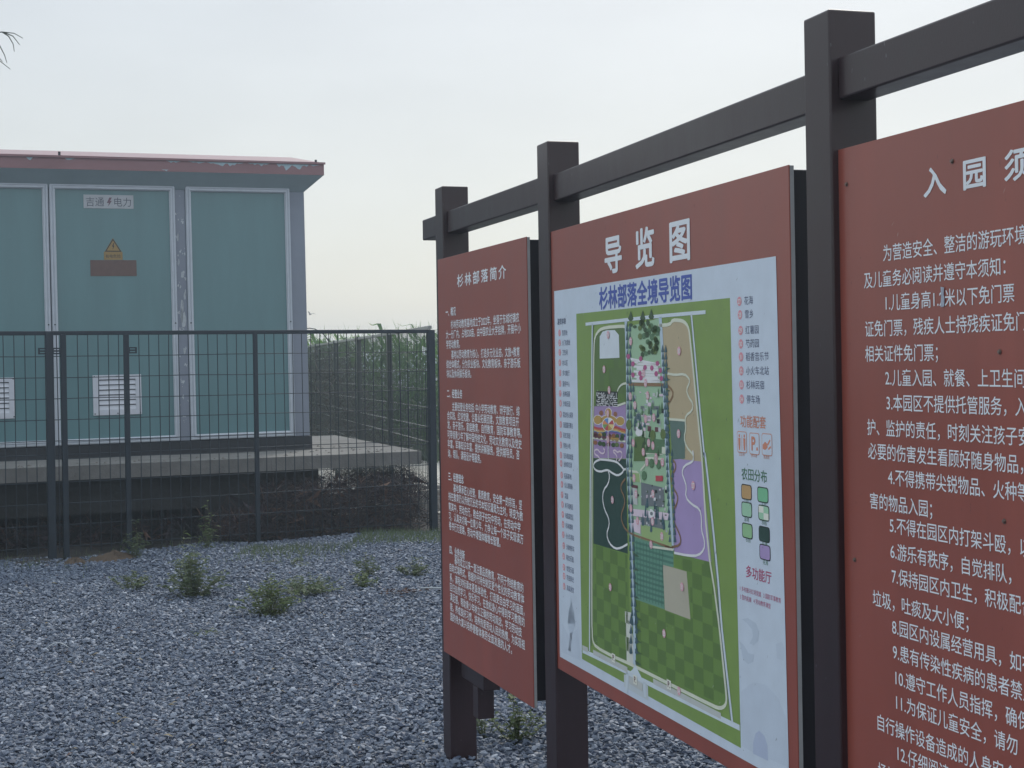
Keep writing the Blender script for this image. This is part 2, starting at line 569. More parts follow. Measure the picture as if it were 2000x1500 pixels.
# lettering of the third board
y = 0.0153
for i, c in enumerate('入园须知'):
    t = MB()
    text(t, c, 0.328 + i * 0.1165, 1.790, 0.055, y, sx=1.32, bold=0.022, center=True)
    t.build('title_character', M_WHITE, B3)
e3 = 0.0333
def rl(z, x, body):
    t = MB()
    text(t, body, x, z, e3, y, sx=0.985, bold=0.005)
    t.build('text_line', M_WHITE, B3, 'stuff')
for z, x, body in ((1.684, 0.156, '为营造安全、整洁的游玩环境'), (1.637, 0.088, '及儿童务必阅读并遵守本须知：'), (1.592, 0.157, '1.儿童身高1.2米以下免门票'), (1.545, 0.089, '证免门票，残疾人士持残疾证免门'), (1.498, 0.0885, '相关证件免门票；'),
                   (1.453, 0.157, '2.儿童入园、就餐、上卫生间'), (1.407, 0.159, '3.本园区不提供托管服务，入'), (1.359, 0.091, '护、监护的责任，时刻关注孩子安'), (1.314, 0.093, '必要的伤害发生看顾好随身物品，'), (1.269, 0.162, '4.不得携带尖锐物品、火种等'),
                   (1.220, 0.096, '害的物品入园；'), (1.180, 0.164, '5.不得在园区内打架斗殴，以'), (1.132, 0.165, '6.游乐有秩序，自觉排队，'), (1.086, 0.168, '7.保持园区内卫生，积极配合'), (1.036, 0.101, '垃圾，吐痰及大小便；'),
                   (0.992, 0.167, '8.园区内设属经营用具，如有'), (0.946, 0.168, '9.患有传染性疾病的患者禁止'), (0.899, 0.170, '10.遵守工作人员指挥，确保'), (0.854, 0.171, '11.为保证儿童安全，请勿'), (0.803, 0.107, '自行操作设备造成的人身安全'),
                   (0.760, 0.173, '12.仔细阅读'), (0.712, 0.110, '场地')):
    rl(z, x, body)
# scraped paint over one digit of the third line
t = MB()
t.face([(0.3415, y - 0.0012, 1.589), (0.3525, y - 0.0012, 1.590), (0.3535, y - 0.0012, 1.603), (0.3510, y - 0.0012, 1.612), (0.3535, y - 0.0012, 1.623), (0.3425, y - 0.0012, 1.6245), (0.3437, y - 0.0012, 1.608)])
t.build('scraped_patch', mat('scrape', (0.40, 0.44, 0.52), 0.4, 0.3, 90), B3)
def bolt(parent, u, z, yf):
    b = MB()
    n = 8
    for r0, y0, r1, y1 in ((0.0046, yf, 0.0046, yf - 0.0012), (0.0034, yf - 0.0012, 0.0028, yf - 0.0038)):
        k = len(b.v)
        for rr, yy in ((r0, y0), (r1, y1)):
            for j in range(n):
                b.v.append((rr * math.cos(j * 2 * math.pi / n), yy - yf, rr * math.sin(j * 2 * math.pi / n)))
        for j in range(n):
            b.f.append((k + j, k + (j + 1) % n, k + n + (j + 1) % n, k + n + j))
            b.m.append(0)
        b.f.append(tuple(k + n + j for j in range(n)))
        b.m.append(0)
    o = b.build('bolt', M_BOLT, parent)
    o.location = (u, yf, z)
for u, z in ((0.031, 1.840), (0.381, 1.839), (0.506, 1.509), (0.511, 1.2306), (0.039, 1.113), (1.055, 1.84), (1.055, 1.11), (0.039, 0.48), (1.055, 0.48)):
    bolt(B3, u, z, 0.016)
# scratches and chips on the red sheets
def chips(parent, u0, u1, z0, z1, yf, n, seed, colr):
    rg = random.Random(seed)
    m = MB()
    for i in range(n):
        u, z = rg.uniform(u0, u1), rg.uniform(z0, z1)
        an = rg.uniform(0.5, 1.4)
        l, w = rg.uniform(0.002, 0.007), rg.uniform(0.0006, 0.0016)
        dx, dz = math.cos(an) * l, math.sin(an) * l
        m.face([(u - dx, yf, z - dz), (u + w, yf, z), (u + dx, yf, z + dz), (u - w * 0.4, yf, z)])
    m.build('paint_chips', colr, parent, 'stuff')
M_CHIP_D = mat('chip_dark', (0.06, 0.035, 0.035), 0.6)
M_CHIP_L = mat('chip_light', (0.42, 0.28, 0.26), 0.6)
chips(B3, 0.02, 1.05, 0.45, 1.88, 0.0156, 40, 1, M_CHIP_D)
chips(B3, 0.02, 1.05, 0.45, 1.88, 0.0156, 34, 2, M_CHIP_L)
chips(B1, 0.02, 1.0, 0.45, 1.88, -0.0134, 25, 3, M_CHIP_L)
chips(B2, 0.02, 1.57, 1.73, 1.89, 0.0066, 26, 4, M_CHIP_D)
MAP = [
 ('P','map_field',2,'dkgreen',[(390,1573),(415,1591),(477,1600),(628,1599),(628,1394),(564,1386),(376,1379)]),
 ('P','map_field',3,'ice',[(429,1576),(453,1589),(486,1592),(550,1591),(581,1577),(583,1515),(426,1514)]),
 ('P','map_field',2,'purple',[(373,1379),(564,1386),(600,1394),(626,1394),(621,1244),(360,1232)]),
 ('P','map_field',2,'deep',[(360,1231),(621,1242),(622,989),(348,987)]),
 ('P','map_field',2,'chk',[(348,987),(622,989),(634,721),(656,691),(618,695),(493,689),(365,693),(331,709)]),
 ('P','map_field',2,'chk',[(672,874),(879,876),(1041,877),(1022,991),(945,993),(947,1027),(1170,1031),(1204,938),(1242,736),(1241,718),(1216,702),(1174,699),(670,697)]),
 ('P','map_field',2,'park',[(648,1597),(880,1613),(893,1527),(910,1283),(922,1136),(939,1036),(670,1040),(647,1094),(636,1235)]),
 ('P','map_field',2,'tan',[(862,1596),(940,1596),(957,1605),(1007,1604),(1050,1593),(1066,1570),(1098,1403),(1121,1264),(1015,1263),(1026,1359),(929,1359),(910,1486)]),
 ('P','map_field',3,'teal_grey',[(929,1358),(1026,1359),(1024,1266),(943,1259)]),
 ('P','map_field',2,'purple2',[(942,1263),(1123,1264),(1170,1031),(947,1027)]),
 ('P','map_field',2,'teal',[(670,1039),(941,1035),(940,991),(870,989),(877,877),(672,874)]),
 ('P','map_field',3,'greytan',[(870,989),(940,990),(1022,991),(1041,877),(879,876)]),
 ('P','map_field',3,'palest',[(592,830),(640,834),(660,692),(600,691),(594,829)]),
 ('P','map_field',3,'plaza',[(579,657),(617,664),(713,662),(753,660),(756,622),(578,624)]),
 ('P','map_maze',4,'black',[(393,1423),(565,1423),(562,1383),(388,1381)]),
 ('P','map_garden',4,'white',[(518,1365),(515,1359),(507,1354),(496,1351),(483,1350),(471,1353),(463,1357),(461,1363),(464,1370),(472,1374),(484,1377),(497,1378),(508,1375),(516,1371)]),
 ('P','map_garden',4,'white',[(442,1343),(438,1337),(427,1331),(412,1328),(394,1328),(379,1330),(368,1334),(365,1340),(369,1347),(380,1352),(396,1355),(413,1356),(428,1353),(438,1349)]),
 ('P','map_garden',4,'white',[(617,1344),(613,1339),(603,1334),(589,1330),(573,1330),(558,1332),(549,1336),(546,1342),(549,1348),(560,1353),(574,1356),(590,1357),(604,1355),(613,1350)]),
 ('P','map_garden',4,'white',[(557,1345),(550,1339),(532,1333),(504,1329),(474,1328),(446,1330),(427,1335),(420,1341),(427,1348),(447,1354),(475,1358),(506,1358),(533,1356),(551,1352)]),
 ('P','map_garden',5,'ochre',[(515,1365),(512,1359),(505,1355),(495,1352),(484,1352),(474,1354),(467,1358),(464,1364),(467,1369),(474,1373),(485,1376),(496,1376),(506,1374),(512,1370)]),
 ('P','map_garden',5,'ochre',[(438,1343),(434,1337),(425,1333),(411,1330),(395,1329),(382,1331),(372,1335),(369,1341),(372,1346),(382,1351),(396,1354),(412,1354),(426,1352),(435,1348)]),
 ('P','map_garden',5,'ochre',[(613,1344),(610,1339),(601,1335),(588,1332),(574,1332),(561,1333),(552,1337),(549,1342),(552,1348),(562,1352),(575,1355),(589,1355),(602,1353),(610,1350)]),
 ('P','map_garden',5,'ochre',[(554,1345),(547,1339),(529,1334),(503,1330),(475,1330),(448,1331),(430,1336),(424,1341),(431,1347),(449,1353),(476,1356),(505,1357),(530,1355),(548,1351)]),
 ('P','map_garden',4,'brown',[(448,1362),(446,1359),(441,1356),(435,1355),(428,1355),(421,1356),(417,1358),(415,1361),(417,1364),(422,1367),(428,1368),(435,1369),(442,1368),(446,1365)]),
 ('P','map_garden',4,'brown',[(560,1362),(558,1359),(554,1356),(548,1355),(541,1354),(535,1356),(530,1358),(529,1361),(531,1364),(535,1367),(541,1368),(548,1368),(554,1367),(558,1365)]),
 ('P','map_garden',6,'white',[(538,1333),(535,1327),(528,1322),(517,1317),(503,1314),(487,1312),(472,1313),(458,1315),(447,1319),(440,1324),(438,1330),(440,1336),(448,1342),(459,1346),(474,1350),(489,1351),(504,1350),(518,1348),(529,1344),(536,1339)]),
 ('P','map_garden',7,'yellow',[(488,1332),(532,1333),(531,1328),(526,1324),(519,1320)]),
 ('P','map_garden',7,'ochre',[(488,1332),(519,1320),(510,1317),(499,1315),(487,1314)]),
 ('P','map_garden',7,'red',[(488,1332),(487,1314),(476,1314),(465,1316),(456,1318)]),
 ('P','map_garden',7,'green',[(488,1332),(456,1318),(449,1322),(445,1326),(443,1330)]),
 ('P','map_garden',7,'orange',[(488,1332),(443,1330),(445,1335),(450,1339),(457,1343)]),
 ('P','map_garden',7,'blue2',[(488,1332),(457,1343),(466,1346),(477,1348),(489,1349)]),
 ('P','map_garden',7,'white',[(488,1332),(489,1349),(500,1349),(511,1347),(520,1345)]),
 ('P','map_garden',7,'red',[(488,1332),(520,1345),(527,1342),(531,1337),(532,1333)]),
 ('P','map_garden',4,'red',[(369,1323),(406,1320),(444,1321),(481,1328),(517,1329),(552,1329),(587,1325),(621,1323),(621,1317),(586,1319),(552,1323),(516,1323),(480,1322),(444,1316),(406,1314),(369,1317)]),
 ('P','map_garden',4,'orange',[(369,1318),(406,1315),(444,1317),(480,1323),(516,1325),(552,1325),(586,1321),(621,1318),(620,1313),(586,1315),(552,1319),(516,1319),(480,1317),(443,1311),(406,1309),(368,1313)]),
 ('P','map_garden',4,'yellow',[(368,1314),(406,1311),(443,1313),(480,1319),(516,1321),(552,1321),(586,1317),(620,1315),(620,1309),(586,1311),(551,1315),(516,1315),(480,1314),(443,1307),(406,1305),(368,1309)]),
 ('P','map_garden',4,'blue2',[(368,1311),(406,1307),(443,1309),(480,1315),(516,1317),(552,1317),(586,1313),(620,1311),(620,1305),(586,1308),(551,1311),(516,1311),(480,1310),(443,1303),(406,1301),(368,1305)]),
 ('P','map_garden',4,'violet',[(368,1307),(406,1303),(443,1305),(480,1312),(516,1313),(551,1313),(586,1309),(620,1307),(620,1302),(586,1304),(551,1308),(516,1307),(480,1306),(443,1299),(406,1297),(368,1301)]),
 ('P','map_tree',8,'maroon',[(403,1301),(396,1295),(380,1293),(368,1297),(368,1303),(380,1307),(396,1306)]),
 ('P','map_tree',8,'ochre',[(439,1301),(432,1296),(417,1294),(404,1297),(405,1303),(417,1307),(432,1306)]),
 ('P','map_tree',8,'treedk',[(472,1303),(465,1298),(450,1296),(438,1299),(438,1305),(450,1309),(466,1308)]),
 ('P','map_tree',8,'maroon',[(513,1301),(506,1296),(491,1294),(479,1297),(479,1303),(492,1307),(506,1306)]),
 ('P','map_tree',8,'brown',[(546,1303),(540,1297),(525,1295),(513,1298),(514,1304),(526,1308),(540,1308)]),
 ('P','map_tree',8,'treedk',[(575,1302),(568,1297),(554,1295),(542,1298),(543,1304),(554,1308),(569,1307)]),
 ('P','map_tree',8,'treedk',[(614,1304),(607,1299),(593,1297),(582,1300),(582,1306),(594,1310),(608,1309)]),
 ('P','map_tree',8,'maroon',[(401,1296),(393,1290),(378,1288),(365,1292),(366,1298),(378,1302),(394,1301)]),
 ('P','map_tree',8,'maroon',[(432,1296),(425,1290),(410,1288),(397,1291),(398,1297),(410,1302),(426,1301)]),
 ('P','map_tree',8,'maroon',[(472,1294),(465,1289),(450,1287),(437,1290),(438,1296),(450,1300),(465,1299)]),
 ('P','map_tree',8,'brown',[(511,1295),(505,1289),(490,1287),(478,1290),(478,1296),(490,1300),(505,1300)]),
 ('P','map_tree',8,'ochre',[(543,1295),(537,1289),(522,1287),(510,1290),(510,1296),(522,1300),(537,1300)]),
 ('P','map_tree',8,'ochre',[(572,1294),(565,1288),(551,1286),(539,1289),(540,1295),(551,1299),(566,1299)]),
 ('P','map_tree',8,'treedk',[(609,1296),(603,1291),(588,1289),(577,1292),(577,1298),(589,1302),(603,1301)]),
 ('P','map_tree',8,'brown',[(399,1277),(392,1272),(376,1270),(363,1273),(364,1279),(376,1283),(392,1282)]),
 ('P','map_tree',8,'treedk',[(437,1277),(430,1271),(414,1269),(402,1272),(402,1278),(415,1283),(430,1282)]),
 ('P','map_tree',8,'treedk',[(466,1276),(459,1270),(444,1268),(432,1272),(432,1278),(444,1282),(460,1281)]),
 ('P','map_tree',8,'maroon',[(505,1278),(498,1272),(483,1270),(472,1273),(472,1279),(484,1283),(499,1283)]),
 ('P','map_tree',8,'treedk',[(543,1278),(537,1272),(522,1270),(510,1273),(511,1279),(523,1283),(537,1282)]),
 ('P','map_tree',8,'treeolive',[(571,1280),(565,1274),(550,1272),(539,1275),(539,1281),(551,1285),(565,1284)]),
 ('P','map_tree',8,'brown',[(608,1279),(602,1273),(588,1271),(576,1274),(577,1280),(588,1284),(602,1284)]),
 ('L','map_path',8,'cream',5,[(362,1289),(621,1290)]),
 ('L','map_path',9,'white',5,[(487,1314),(485,1231),(486,1233)]),
 ('L','map_path',9,'pinkw',5,[(418,1227),(408,1239),(375,1243),(370,1254),(400,1259),(418,1250),(447,1248),(462,1258),(448,1263)]),
 ('L','map_path',9,'pinkw',5,[(548,1234),(557,1244),(544,1253),(522,1258),(536,1264),(562,1257),(571,1262),(594,1260),(593,1246),(566,1235)]),
 ('L','map_road',6,'road',9,[(312,1614),(634,1616),(875,1618),(1161,1617)]),
 ('L','map_road',6,'road',9,[(370,1613),(360,1488),(350,1356),(336,1222),(322,1018),(305,749),(302,672)]),
 ('L','map_road',7,'roaddk',3,[(378,1610),(364,1455),(345,1226),(332,1019),(317,750),(316,690)]),
 ('L','map_road',6,'cream',9,[(632,1598),(609,1600),(477,1600),(425,1594),(391,1577),(380,1547),(367,1389),(349,1223),(338,1019),(325,752),(328,739),(328,708),(355,693),(493,691),(609,694),(665,694)]),
 ('L','map_road',6,'cream',9,[(665,694),(874,694),(1174,694),(1209,697),(1234,707),(1245,722),(1241,747),(1199,937),(1148,1073),(1127,1277),(1110,1348),(1066,1567),(1056,1587),(1032,1599),(1004,1603),(960,1605),(944,1594),(868,1594)]),
 ('L','map_road',7,'roaddk',3,[(1073,1609),(1134,1275),(1139,1291),(1197,1021),(1212,897),(1222,865),(1267,681)]),
 ('L','map_road',6,'road',10,[(1077,1614),(1140,1270),(1145,1291),(1204,1022),(1223,893),(1229,866),(1274,679)]),
 ('L','map_road',6,'road',13,[(240,663),(608,669),(736,667),(1313,675)]),
 ('L','map_road',6,'road',16,[(608,668),(596,613)]),
 ('L','map_road',6,'road',16,[(731,666),(734,627)]),
 ('P','map_road',7,'road',[(646,683),(665,700),(683,690),(714,672),(617,669)]),
 ('L','map_road',6,'avenue',19,[(637,1613),(644,1456),(632,1239),(638,1173),(651,989),(660,804),(665,793),(660,696)]),
 ('L','map_road',6,'avenue',19,[(880,1615),(895,1487),(909,1268),(927,1150),(937,1033)]),
 ('L','map_parking',7,'hatch',14,[(333,675),(608,675)]),
 ('L','map_parking',7,'hatch',14,[(793,680),(1212,680)]),
 ('L','map_parking',8,'hatch',20,[(618,651),(717,648)]),
 ('L','map_parking',8,'hatch',14,[(240,672),(290,673)]),
 ('L','map_path',8,'white',6,[(418,1231),(374,1222),(359,1210),(373,1199),(416,1196),(459,1203),(482,1205),(519,1198),(555,1194),(591,1203),(605,1214),(620,1216)]),
 ('L','map_path',8,'white',6,[(418,1231),(484,1233),(548,1232),(583,1223),(605,1214)]),
 ('L','map_path',8,'white',6,[(482,1204),(494,1189),(481,1166),(442,1147),(432,1120),(449,1092),(481,1072),(485,1053),(460,1025),(482,1002),(528,992),(573,999),(624,1015)]),
 ('L','map_path',8,'brownp',6,[(615,1190),(581,1172),(580,1157),(606,1140),(609,1121),(577,1090),(585,1069),(611,1053),(654,1045),(729,1043),(810,1043),(888,1039),(941,1041)]),
 ('L','map_path',8,'brownp',6,[(887,1038),(932,1040),(984,1051),(992,1068),(971,1088),(950,1103),(947,1132),(974,1157),(975,1174),(946,1189),(932,1220),(963,1234),(967,1251),(942,1260)]),
 ('L','map_path',8,'white',6,[(1073,1288),(1079,1271),(1072,1261),(1018,1248),(1004,1230),(1021,1212),(1032,1198),(1024,1172),(1060,1158),(1109,1151),(1120,1130),(1117,1102),(1136,1077),(1132,1057),(1097,1038),(1034,1031),(947,1028)]),
 ('L','map_path',8,'cream',6,[(920,1473),(972,1469),(1030,1472),(1058,1461),(1062,1453),(1040,1433),(1053,1416),(1081,1400),(1073,1383),(1034,1371),(1029,1354),(1036,1343),(1021,1317),(1034,1295),(1079,1277),(1072,1263)]),
 ('L','map_path',8,'cream',6,[(929,1359),(1027,1359)]),
 ('L','map_path',8,'brownp',6,[(923,1443),(956,1429),(952,1414),(921,1397)]),
 ('L','map_path',8,'cream',6,[(565,1424),(575,1434),(602,1444),(641,1447)]),
 ('L','map_path',8,'cream',6,[(564,1385),(599,1390),(626,1394)]),
 ('L','map_path',8,'white',6,[(712,1498),(876,1494)]),
 ('L','map_path',8,'white',6,[(690,1491),(861,1488)]),
 ('L','map_path',8,'white',6,[(711,1485),(876,1481)]),
 ('L','map_path',8,'white',6,[(690,1478),(860,1475)]),
 ('L','map_path',8,'white',6,[(710,1471),(875,1468)]),
 ('L','map_path',8,'white',6,[(689,1464),(860,1462)]),
 ('L','map_path',8,'white',6,[(710,1458),(875,1456)]),
 ('L','map_path',8,'white',7,[(672,1453),(672,1506),(716,1502),(724,1498)]),
 ('L','map_path',8,'white',7,[(666,1511),(857,1496)]),
 ('L','map_path',8,'white',7,[(672,1453),(812,1452),(871,1453)]),
 ('L','map_path',8,'brownp',8,[(650,1444),(905,1444)]),
 ('L','map_path',8,'cream',6,[(764,1321),(764,1279),(796,1269)]),
 ('L','map_path',8,'cream',5,[(755,1264),(820,1270),(882,1270)]),
 ('L','map_path',8,'cream',5,[(688,1248),(771,1255),(890,1257)]),
 ('L','map_path',8,'cream',6,[(639,1212),(720,1214),(727,1187)]),
 ('L','map_path',8,'cream',6,[(728,1219),(762,1236)]),
 ('L','map_path',8,'cream',6,[(802,1027),(941,1035)]),
 ('P','map_tree',9,'treedk',[(823,1542),(818,1536),(807,1535),(798,1539),(798,1545),(807,1549),(818,1548)]),
 ('P','map_tree',9,'treemid',[(865,1555),(859,1550),(846,1549),(835,1553),(835,1559),(846,1563),(860,1561)]),
 ('P','map_tree',9,'treeolive',[(760,1542),(754,1537),(741,1536),(731,1540),(731,1545),(742,1548),(754,1547)]),
 ('P','map_tree',9,'treemid',[(815,1576),(810,1571),(797,1570),(788,1574),(788,1580),(798,1584),(810,1582)]),
 ('P','map_tree',9,'treeolive',[(858,1579),(852,1574),(840,1573),(831,1577),(831,1583),(841,1587),(853,1585)]),
 ('P','map_tree',9,'treeolive',[(856,1561),(852,1556),(842,1555),(835,1559),(835,1565),(843,1568),(852,1567)]),
 ('P','map_tree',9,'treemid',[(879,1586),(873,1582),(862,1581),(852,1585),(853,1590),(862,1593),(874,1591)]),
 ('P','map_tree',9,'treedk',[(813,1527),(809,1522),(799,1521),(791,1524),(791,1530),(799,1533),(809,1532)]),
 ('P','map_tree',9,'treedk',[(780,1596),(773,1590),(760,1589),(749,1594),(750,1601),(760,1605),(774,1603)]),
 ('P','map_tree',9,'treeolive',[(769,1602),(762,1597),(749,1596),(738,1600),(738,1607),(750,1611),(763,1609)]),
 ('P','map_tree',9,'treedk',[(847,1584),(840,1579),(827,1578),(816,1582),(816,1588),(827,1592),(841,1590)]),
 ('P','map_tree',9,'treedk',[(867,1536),(861,1530),(847,1529),(837,1534),(837,1540),(848,1544),(861,1543)]),
 ('P','map_tree',9,'treedk',[(872,1551),(866,1545),(852,1544),(841,1548),(841,1555),(853,1559),(866,1557)]),
 ('P','map_tree',9,'treedk',[(862,1587),(856,1580),(843,1579),(832,1584),(832,1591),(843,1596),(857,1594)]),
 ('P','map_tree',9,'treedk',[(862,1559),(857,1554),(845,1553),(835,1557),(836,1563),(845,1566),(857,1564)]),
 ('P','map_tree',9,'treedk',[(791,1585),(785,1580),(773,1579),(764,1583),(764,1589),(774,1592),(786,1591)]),
 ('P','map_tree',9,'treedk',[(773,1604),(768,1599),(758,1598),(750,1602),(750,1607),(759,1610),(769,1608)]),
 ('P','map_tree',9,'treemid',[(881,1583),(876,1577),(865,1576),(857,1580),(858,1587),(866,1591),(876,1590)]),
 ('P','map_tree',9,'treemid',[(838,1566),(832,1559),(819,1557),(809,1562),(809,1570),(820,1574),(832,1572)]),
 ('P','map_tree',9,'treedk',[(808,1603),(803,1596),(793,1595),(785,1600),(785,1607),(793,1612),(804,1610)]),
 ('P','map_tree',9,'treedk',[(776,1536),(771,1530),(761,1529),(752,1533),(752,1539),(761,1543),(772,1541)]),
 ('P','map_tree',9,'treedk',[(840,1528),(834,1522),(823,1521),(814,1525),(814,1532),(824,1536),(835,1535)]),
 ('P','map_tree',9,'treeolive',[(846,1535),(841,1529),(831,1528),(823,1532),(823,1539),(832,1543),(842,1542)]),
 ('P','map_tree',9,'treeolive',[(858,1543),(853,1538),(844,1536),(836,1540),(836,1547),(844,1550),(854,1549)]),
 ('P','map_tree',9,'treedk',[(824,1551),(817,1546),(803,1545),(792,1548),(792,1554),(804,1557),(818,1556)]),
 ('P','map_tree',9,'treedk',[(866,1537),(860,1530),(847,1528),(838,1533),(838,1541),(848,1546),(861,1544)]),
 ('P','map_tree',9,'treeolive',[(774,1536),(767,1530),(752,1529),(740,1533),(740,1540),(752,1544),(767,1543)]),
 ('P','map_tree',9,'treemid',[(817,1583),(811,1578),(797,1578),(787,1581),(787,1586),(798,1590),(811,1588)]),
 ('P','map_tree',9,'treemid',[(874,1575),(868,1569),(855,1568),(845,1572),(845,1579),(856,1583),(869,1581)]),
 ('P','map_tree',9,'treemid',[(783,1570),(777,1564),(763,1562),(752,1567),(752,1574),(764,1578),(778,1577)]),
 ('P','map_tree',9,'treedk',[(805,1573),(798,1566),(783,1565),(771,1570),(771,1577),(784,1581),(798,1579)]),
 ('P','map_tree',9,'treemid',[(794,1524),(788,1519),(777,1518),(767,1522),(767,1528),(777,1531),(789,1529)]),
 ('P','map_tree',9,'treeolive',[(753,1591),(748,1585),(736,1584),(727,1588),(727,1595),(737,1598),(748,1597)]),
 ('P','map_tree',9,'treedk',[(769,1522),(763,1517),(751,1516),(742,1519),(742,1525),(752,1529),(764,1527)]),
 ('P','map_tree',9,'treeolive',[(857,1528),(851,1522),(837,1521),(826,1525),(826,1531),(837,1535),(851,1534)]),
 ('P','map_tree',9,'treedk',[(759,1604),(754,1597),(743,1595),(735,1600),(735,1608),(744,1613),(754,1611)]),
 ('P','map_tree',9,'treemid',[(808,1554),(803,1548),(790,1547),(779,1551),(780,1558),(790,1561),(803,1560)]),
 ('P','map_tree',9,'treemid',[(834,1594),(829,1588),(816,1587),(806,1592),(806,1598),(816,1602),(829,1600)]),
 ('P','map_tree',9,'treedk',[(769,1608),(763,1603),(751,1602),(741,1606),(741,1611),(751,1614),(764,1612)]),
 ('P','map_tree',9,'treeolive',[(756,1569),(749,1562),(736,1561),(725,1566),(725,1573),(736,1578),(750,1576)]),
 ('P','map_tree',9,'treeolive',[(827,1546),(821,1542),(808,1540),(798,1544),(799,1550),(809,1553),(822,1552)]),
 ('P','map_tree',9,'treemid',[(847,1575),(842,1570),(832,1569),(824,1573),(824,1579),(833,1582),(843,1581)]),
 ('P','map_tree',9,'treemid',[(860,1584),(854,1580),(841,1579),(831,1582),(831,1587),(842,1590),(854,1589)]),
 ('P','map_tree',9,'treeolive',[(819,1593),(815,1588),(805,1587),(798,1591),(798,1596),(806,1599),(815,1598)]),
 ('P','map_tree',9,'treedk',[(676,1639),(687,1625),(695,1617),(683,1612),(666,1612),(654,1619),(663,1626)]),
 ('P','map_tree',9,'treedk',[(762,1637),(772,1623),(780,1615),(768,1610),(752,1610),(741,1617),(750,1624)]),
 ('P','map_tree',9,'treedk',[(821,1638),(832,1624),(839,1617),(828,1611),(812,1612),(801,1618),(810,1625)]),
 ('P','map_tree',9,'treedk',[(689,1601),(683,1597),(670,1596),(660,1599),(660,1604),(671,1606),(684,1605)]),
 ('P','map_tree',9,'treedk',[(718,1595),(712,1592),(700,1591),(690,1594),(690,1598),(700,1600),(713,1599)]),
 ('P','map_tree',10,'spruce',[(646,1608),(655,1586),(645,1584),(636,1587)]),
 ('P','map_tree',10,'spruce',[(668,1607),(676,1586),(666,1583),(657,1586)]),
 ('P','map_tree',10,'spruce',[(894,1546),(902,1527),(893,1525),(884,1528)]),
 ('P','map_tree',10,'spruce',[(914,1545),(923,1527),(914,1525),(904,1527)]),
 ('P','map_tree',10,'spruce',[(646,1585),(655,1563),(645,1561),(636,1563)]),
 ('P','map_tree',10,'spruce',[(667,1584),(676,1562),(666,1560),(657,1563)]),
 ('P','map_tree',10,'spruce',[(895,1527),(904,1509),(895,1507),(886,1509)]),
 ('P','map_tree',10,'spruce',[(915,1527),(923,1509),(914,1507),(905,1509)]),
 ('P','map_tree',10,'spruce',[(646,1562),(654,1540),(645,1537),(635,1540)]),
 ('P','map_tree',10,'spruce',[(667,1561),(676,1540),(666,1537),(657,1540)]),
 ('P','map_tree',10,'spruce',[(897,1509),(905,1491),(896,1489),(887,1491)]),
 ('P','map_tree',10,'spruce',[(916,1509),(924,1491),(915,1489),(906,1491)]),
 ('P','map_tree',10,'spruce',[(646,1538),(654,1517),(644,1514),(635,1517)]),
 ('P','map_tree',10,'spruce',[(667,1538),(676,1516),(666,1514),(657,1517)]),
 ('P','map_tree',10,'spruce',[(898,1491),(907,1473),(897,1471),(888,1473)]),
 ('P','map_tree',10,'spruce',[(916,1491),(925,1473),(916,1471),(906,1473)]),
 ('P','map_tree',10,'spruce',[(645,1515),(654,1493),(644,1491),(635,1494)]),
 ('P','map_tree',10,'spruce',[(667,1515),(676,1493),(666,1491),(657,1493)]),
 ('P','map_tree',10,'spruce',[(900,1473),(908,1455),(899,1453),(890,1455)]),
 ('P','map_tree',10,'spruce',[(917,1473),(925,1455),(916,1453),(907,1455)]),
 ('P','map_tree',10,'spruce',[(645,1492),(654,1470),(644,1468),(634,1470)]),
 ('P','map_tree',10,'spruce',[(667,1492),(675,1470),(666,1468),(656,1470)]),
 ('P','map_tree',10,'spruce',[(901,1455),(909,1437),(900,1435),(891,1437)]),
 ('P','map_tree',10,'spruce',[(918,1455),(926,1437),(917,1435),(908,1437)]),
 ('P','map_tree',10,'spruce',[(645,1469),(653,1447),(644,1444),(634,1447)]),
 ('P','map_tree',10,'spruce',[(667,1469),(675,1447),(666,1444),(656,1447)]),
 ('P','map_tree',10,'spruce',[(902,1437),(911,1419),(902,1417),(892,1419)]),
 ('P','map_tree',10,'spruce',[(918,1437),(927,1419),(917,1417),(908,1419)]),
 ('P','map_tree',10,'spruce',[(644,1445),(653,1424),(643,1421),(634,1424)]),
 ('P','map_tree',10,'spruce',[(667,1446),(675,1424),(666,1421),(656,1424)]),
 ('P','map_tree',10,'spruce',[(904,1419),(912,1401),(903,1399),(894,1401)]),
 ('P','map_tree',10,'spruce',[(919,1419),(927,1401),(918,1399),(909,1401)]),
 ('P','map_tree',10,'spruce',[(644,1422),(653,1401),(643,1398),(634,1400)]),
 ('P','map_tree',10,'spruce',[(666,1422),(675,1401),(666,1398),(656,1401)]),
 ('P','map_tree',10,'spruce',[(905,1401),(913,1383),(904,1381),(895,1383)]),
 ('P','map_tree',10,'spruce',[(920,1401),(928,1384),(919,1381),(910,1383)]),
 ('P','map_tree',10,'spruce',[(644,1399),(652,1378),(643,1375),(634,1377)]),
 ('P','map_tree',10,'spruce',[(666,1399),(675,1378),(665,1375),(656,1378)]),
 ('P','map_tree',10,'spruce',[(906,1383),(915,1365),(906,1363),(896,1365)]),
 ('P','map_tree',10,'spruce',[(920,1383),(929,1366),(919,1363),(910,1365)]),
 ('P','map_tree',10,'spruce',[(644,1376),(652,1354),(643,1351),(633,1354)]),
 ('P','map_tree',10,'spruce',[(666,1376),(675,1355),(665,1352),(656,1354)]),
 ('P','map_tree',10,'spruce',[(908,1365),(916,1347),(907,1345),(898,1347)]),
 ('P','map_tree',10,'spruce',[(921,1365),(929,1348),(920,1345),(911,1347)]),
 ('P','map_tree',10,'spruce',[(644,1352),(652,1331),(642,1328),(633,1330)]),
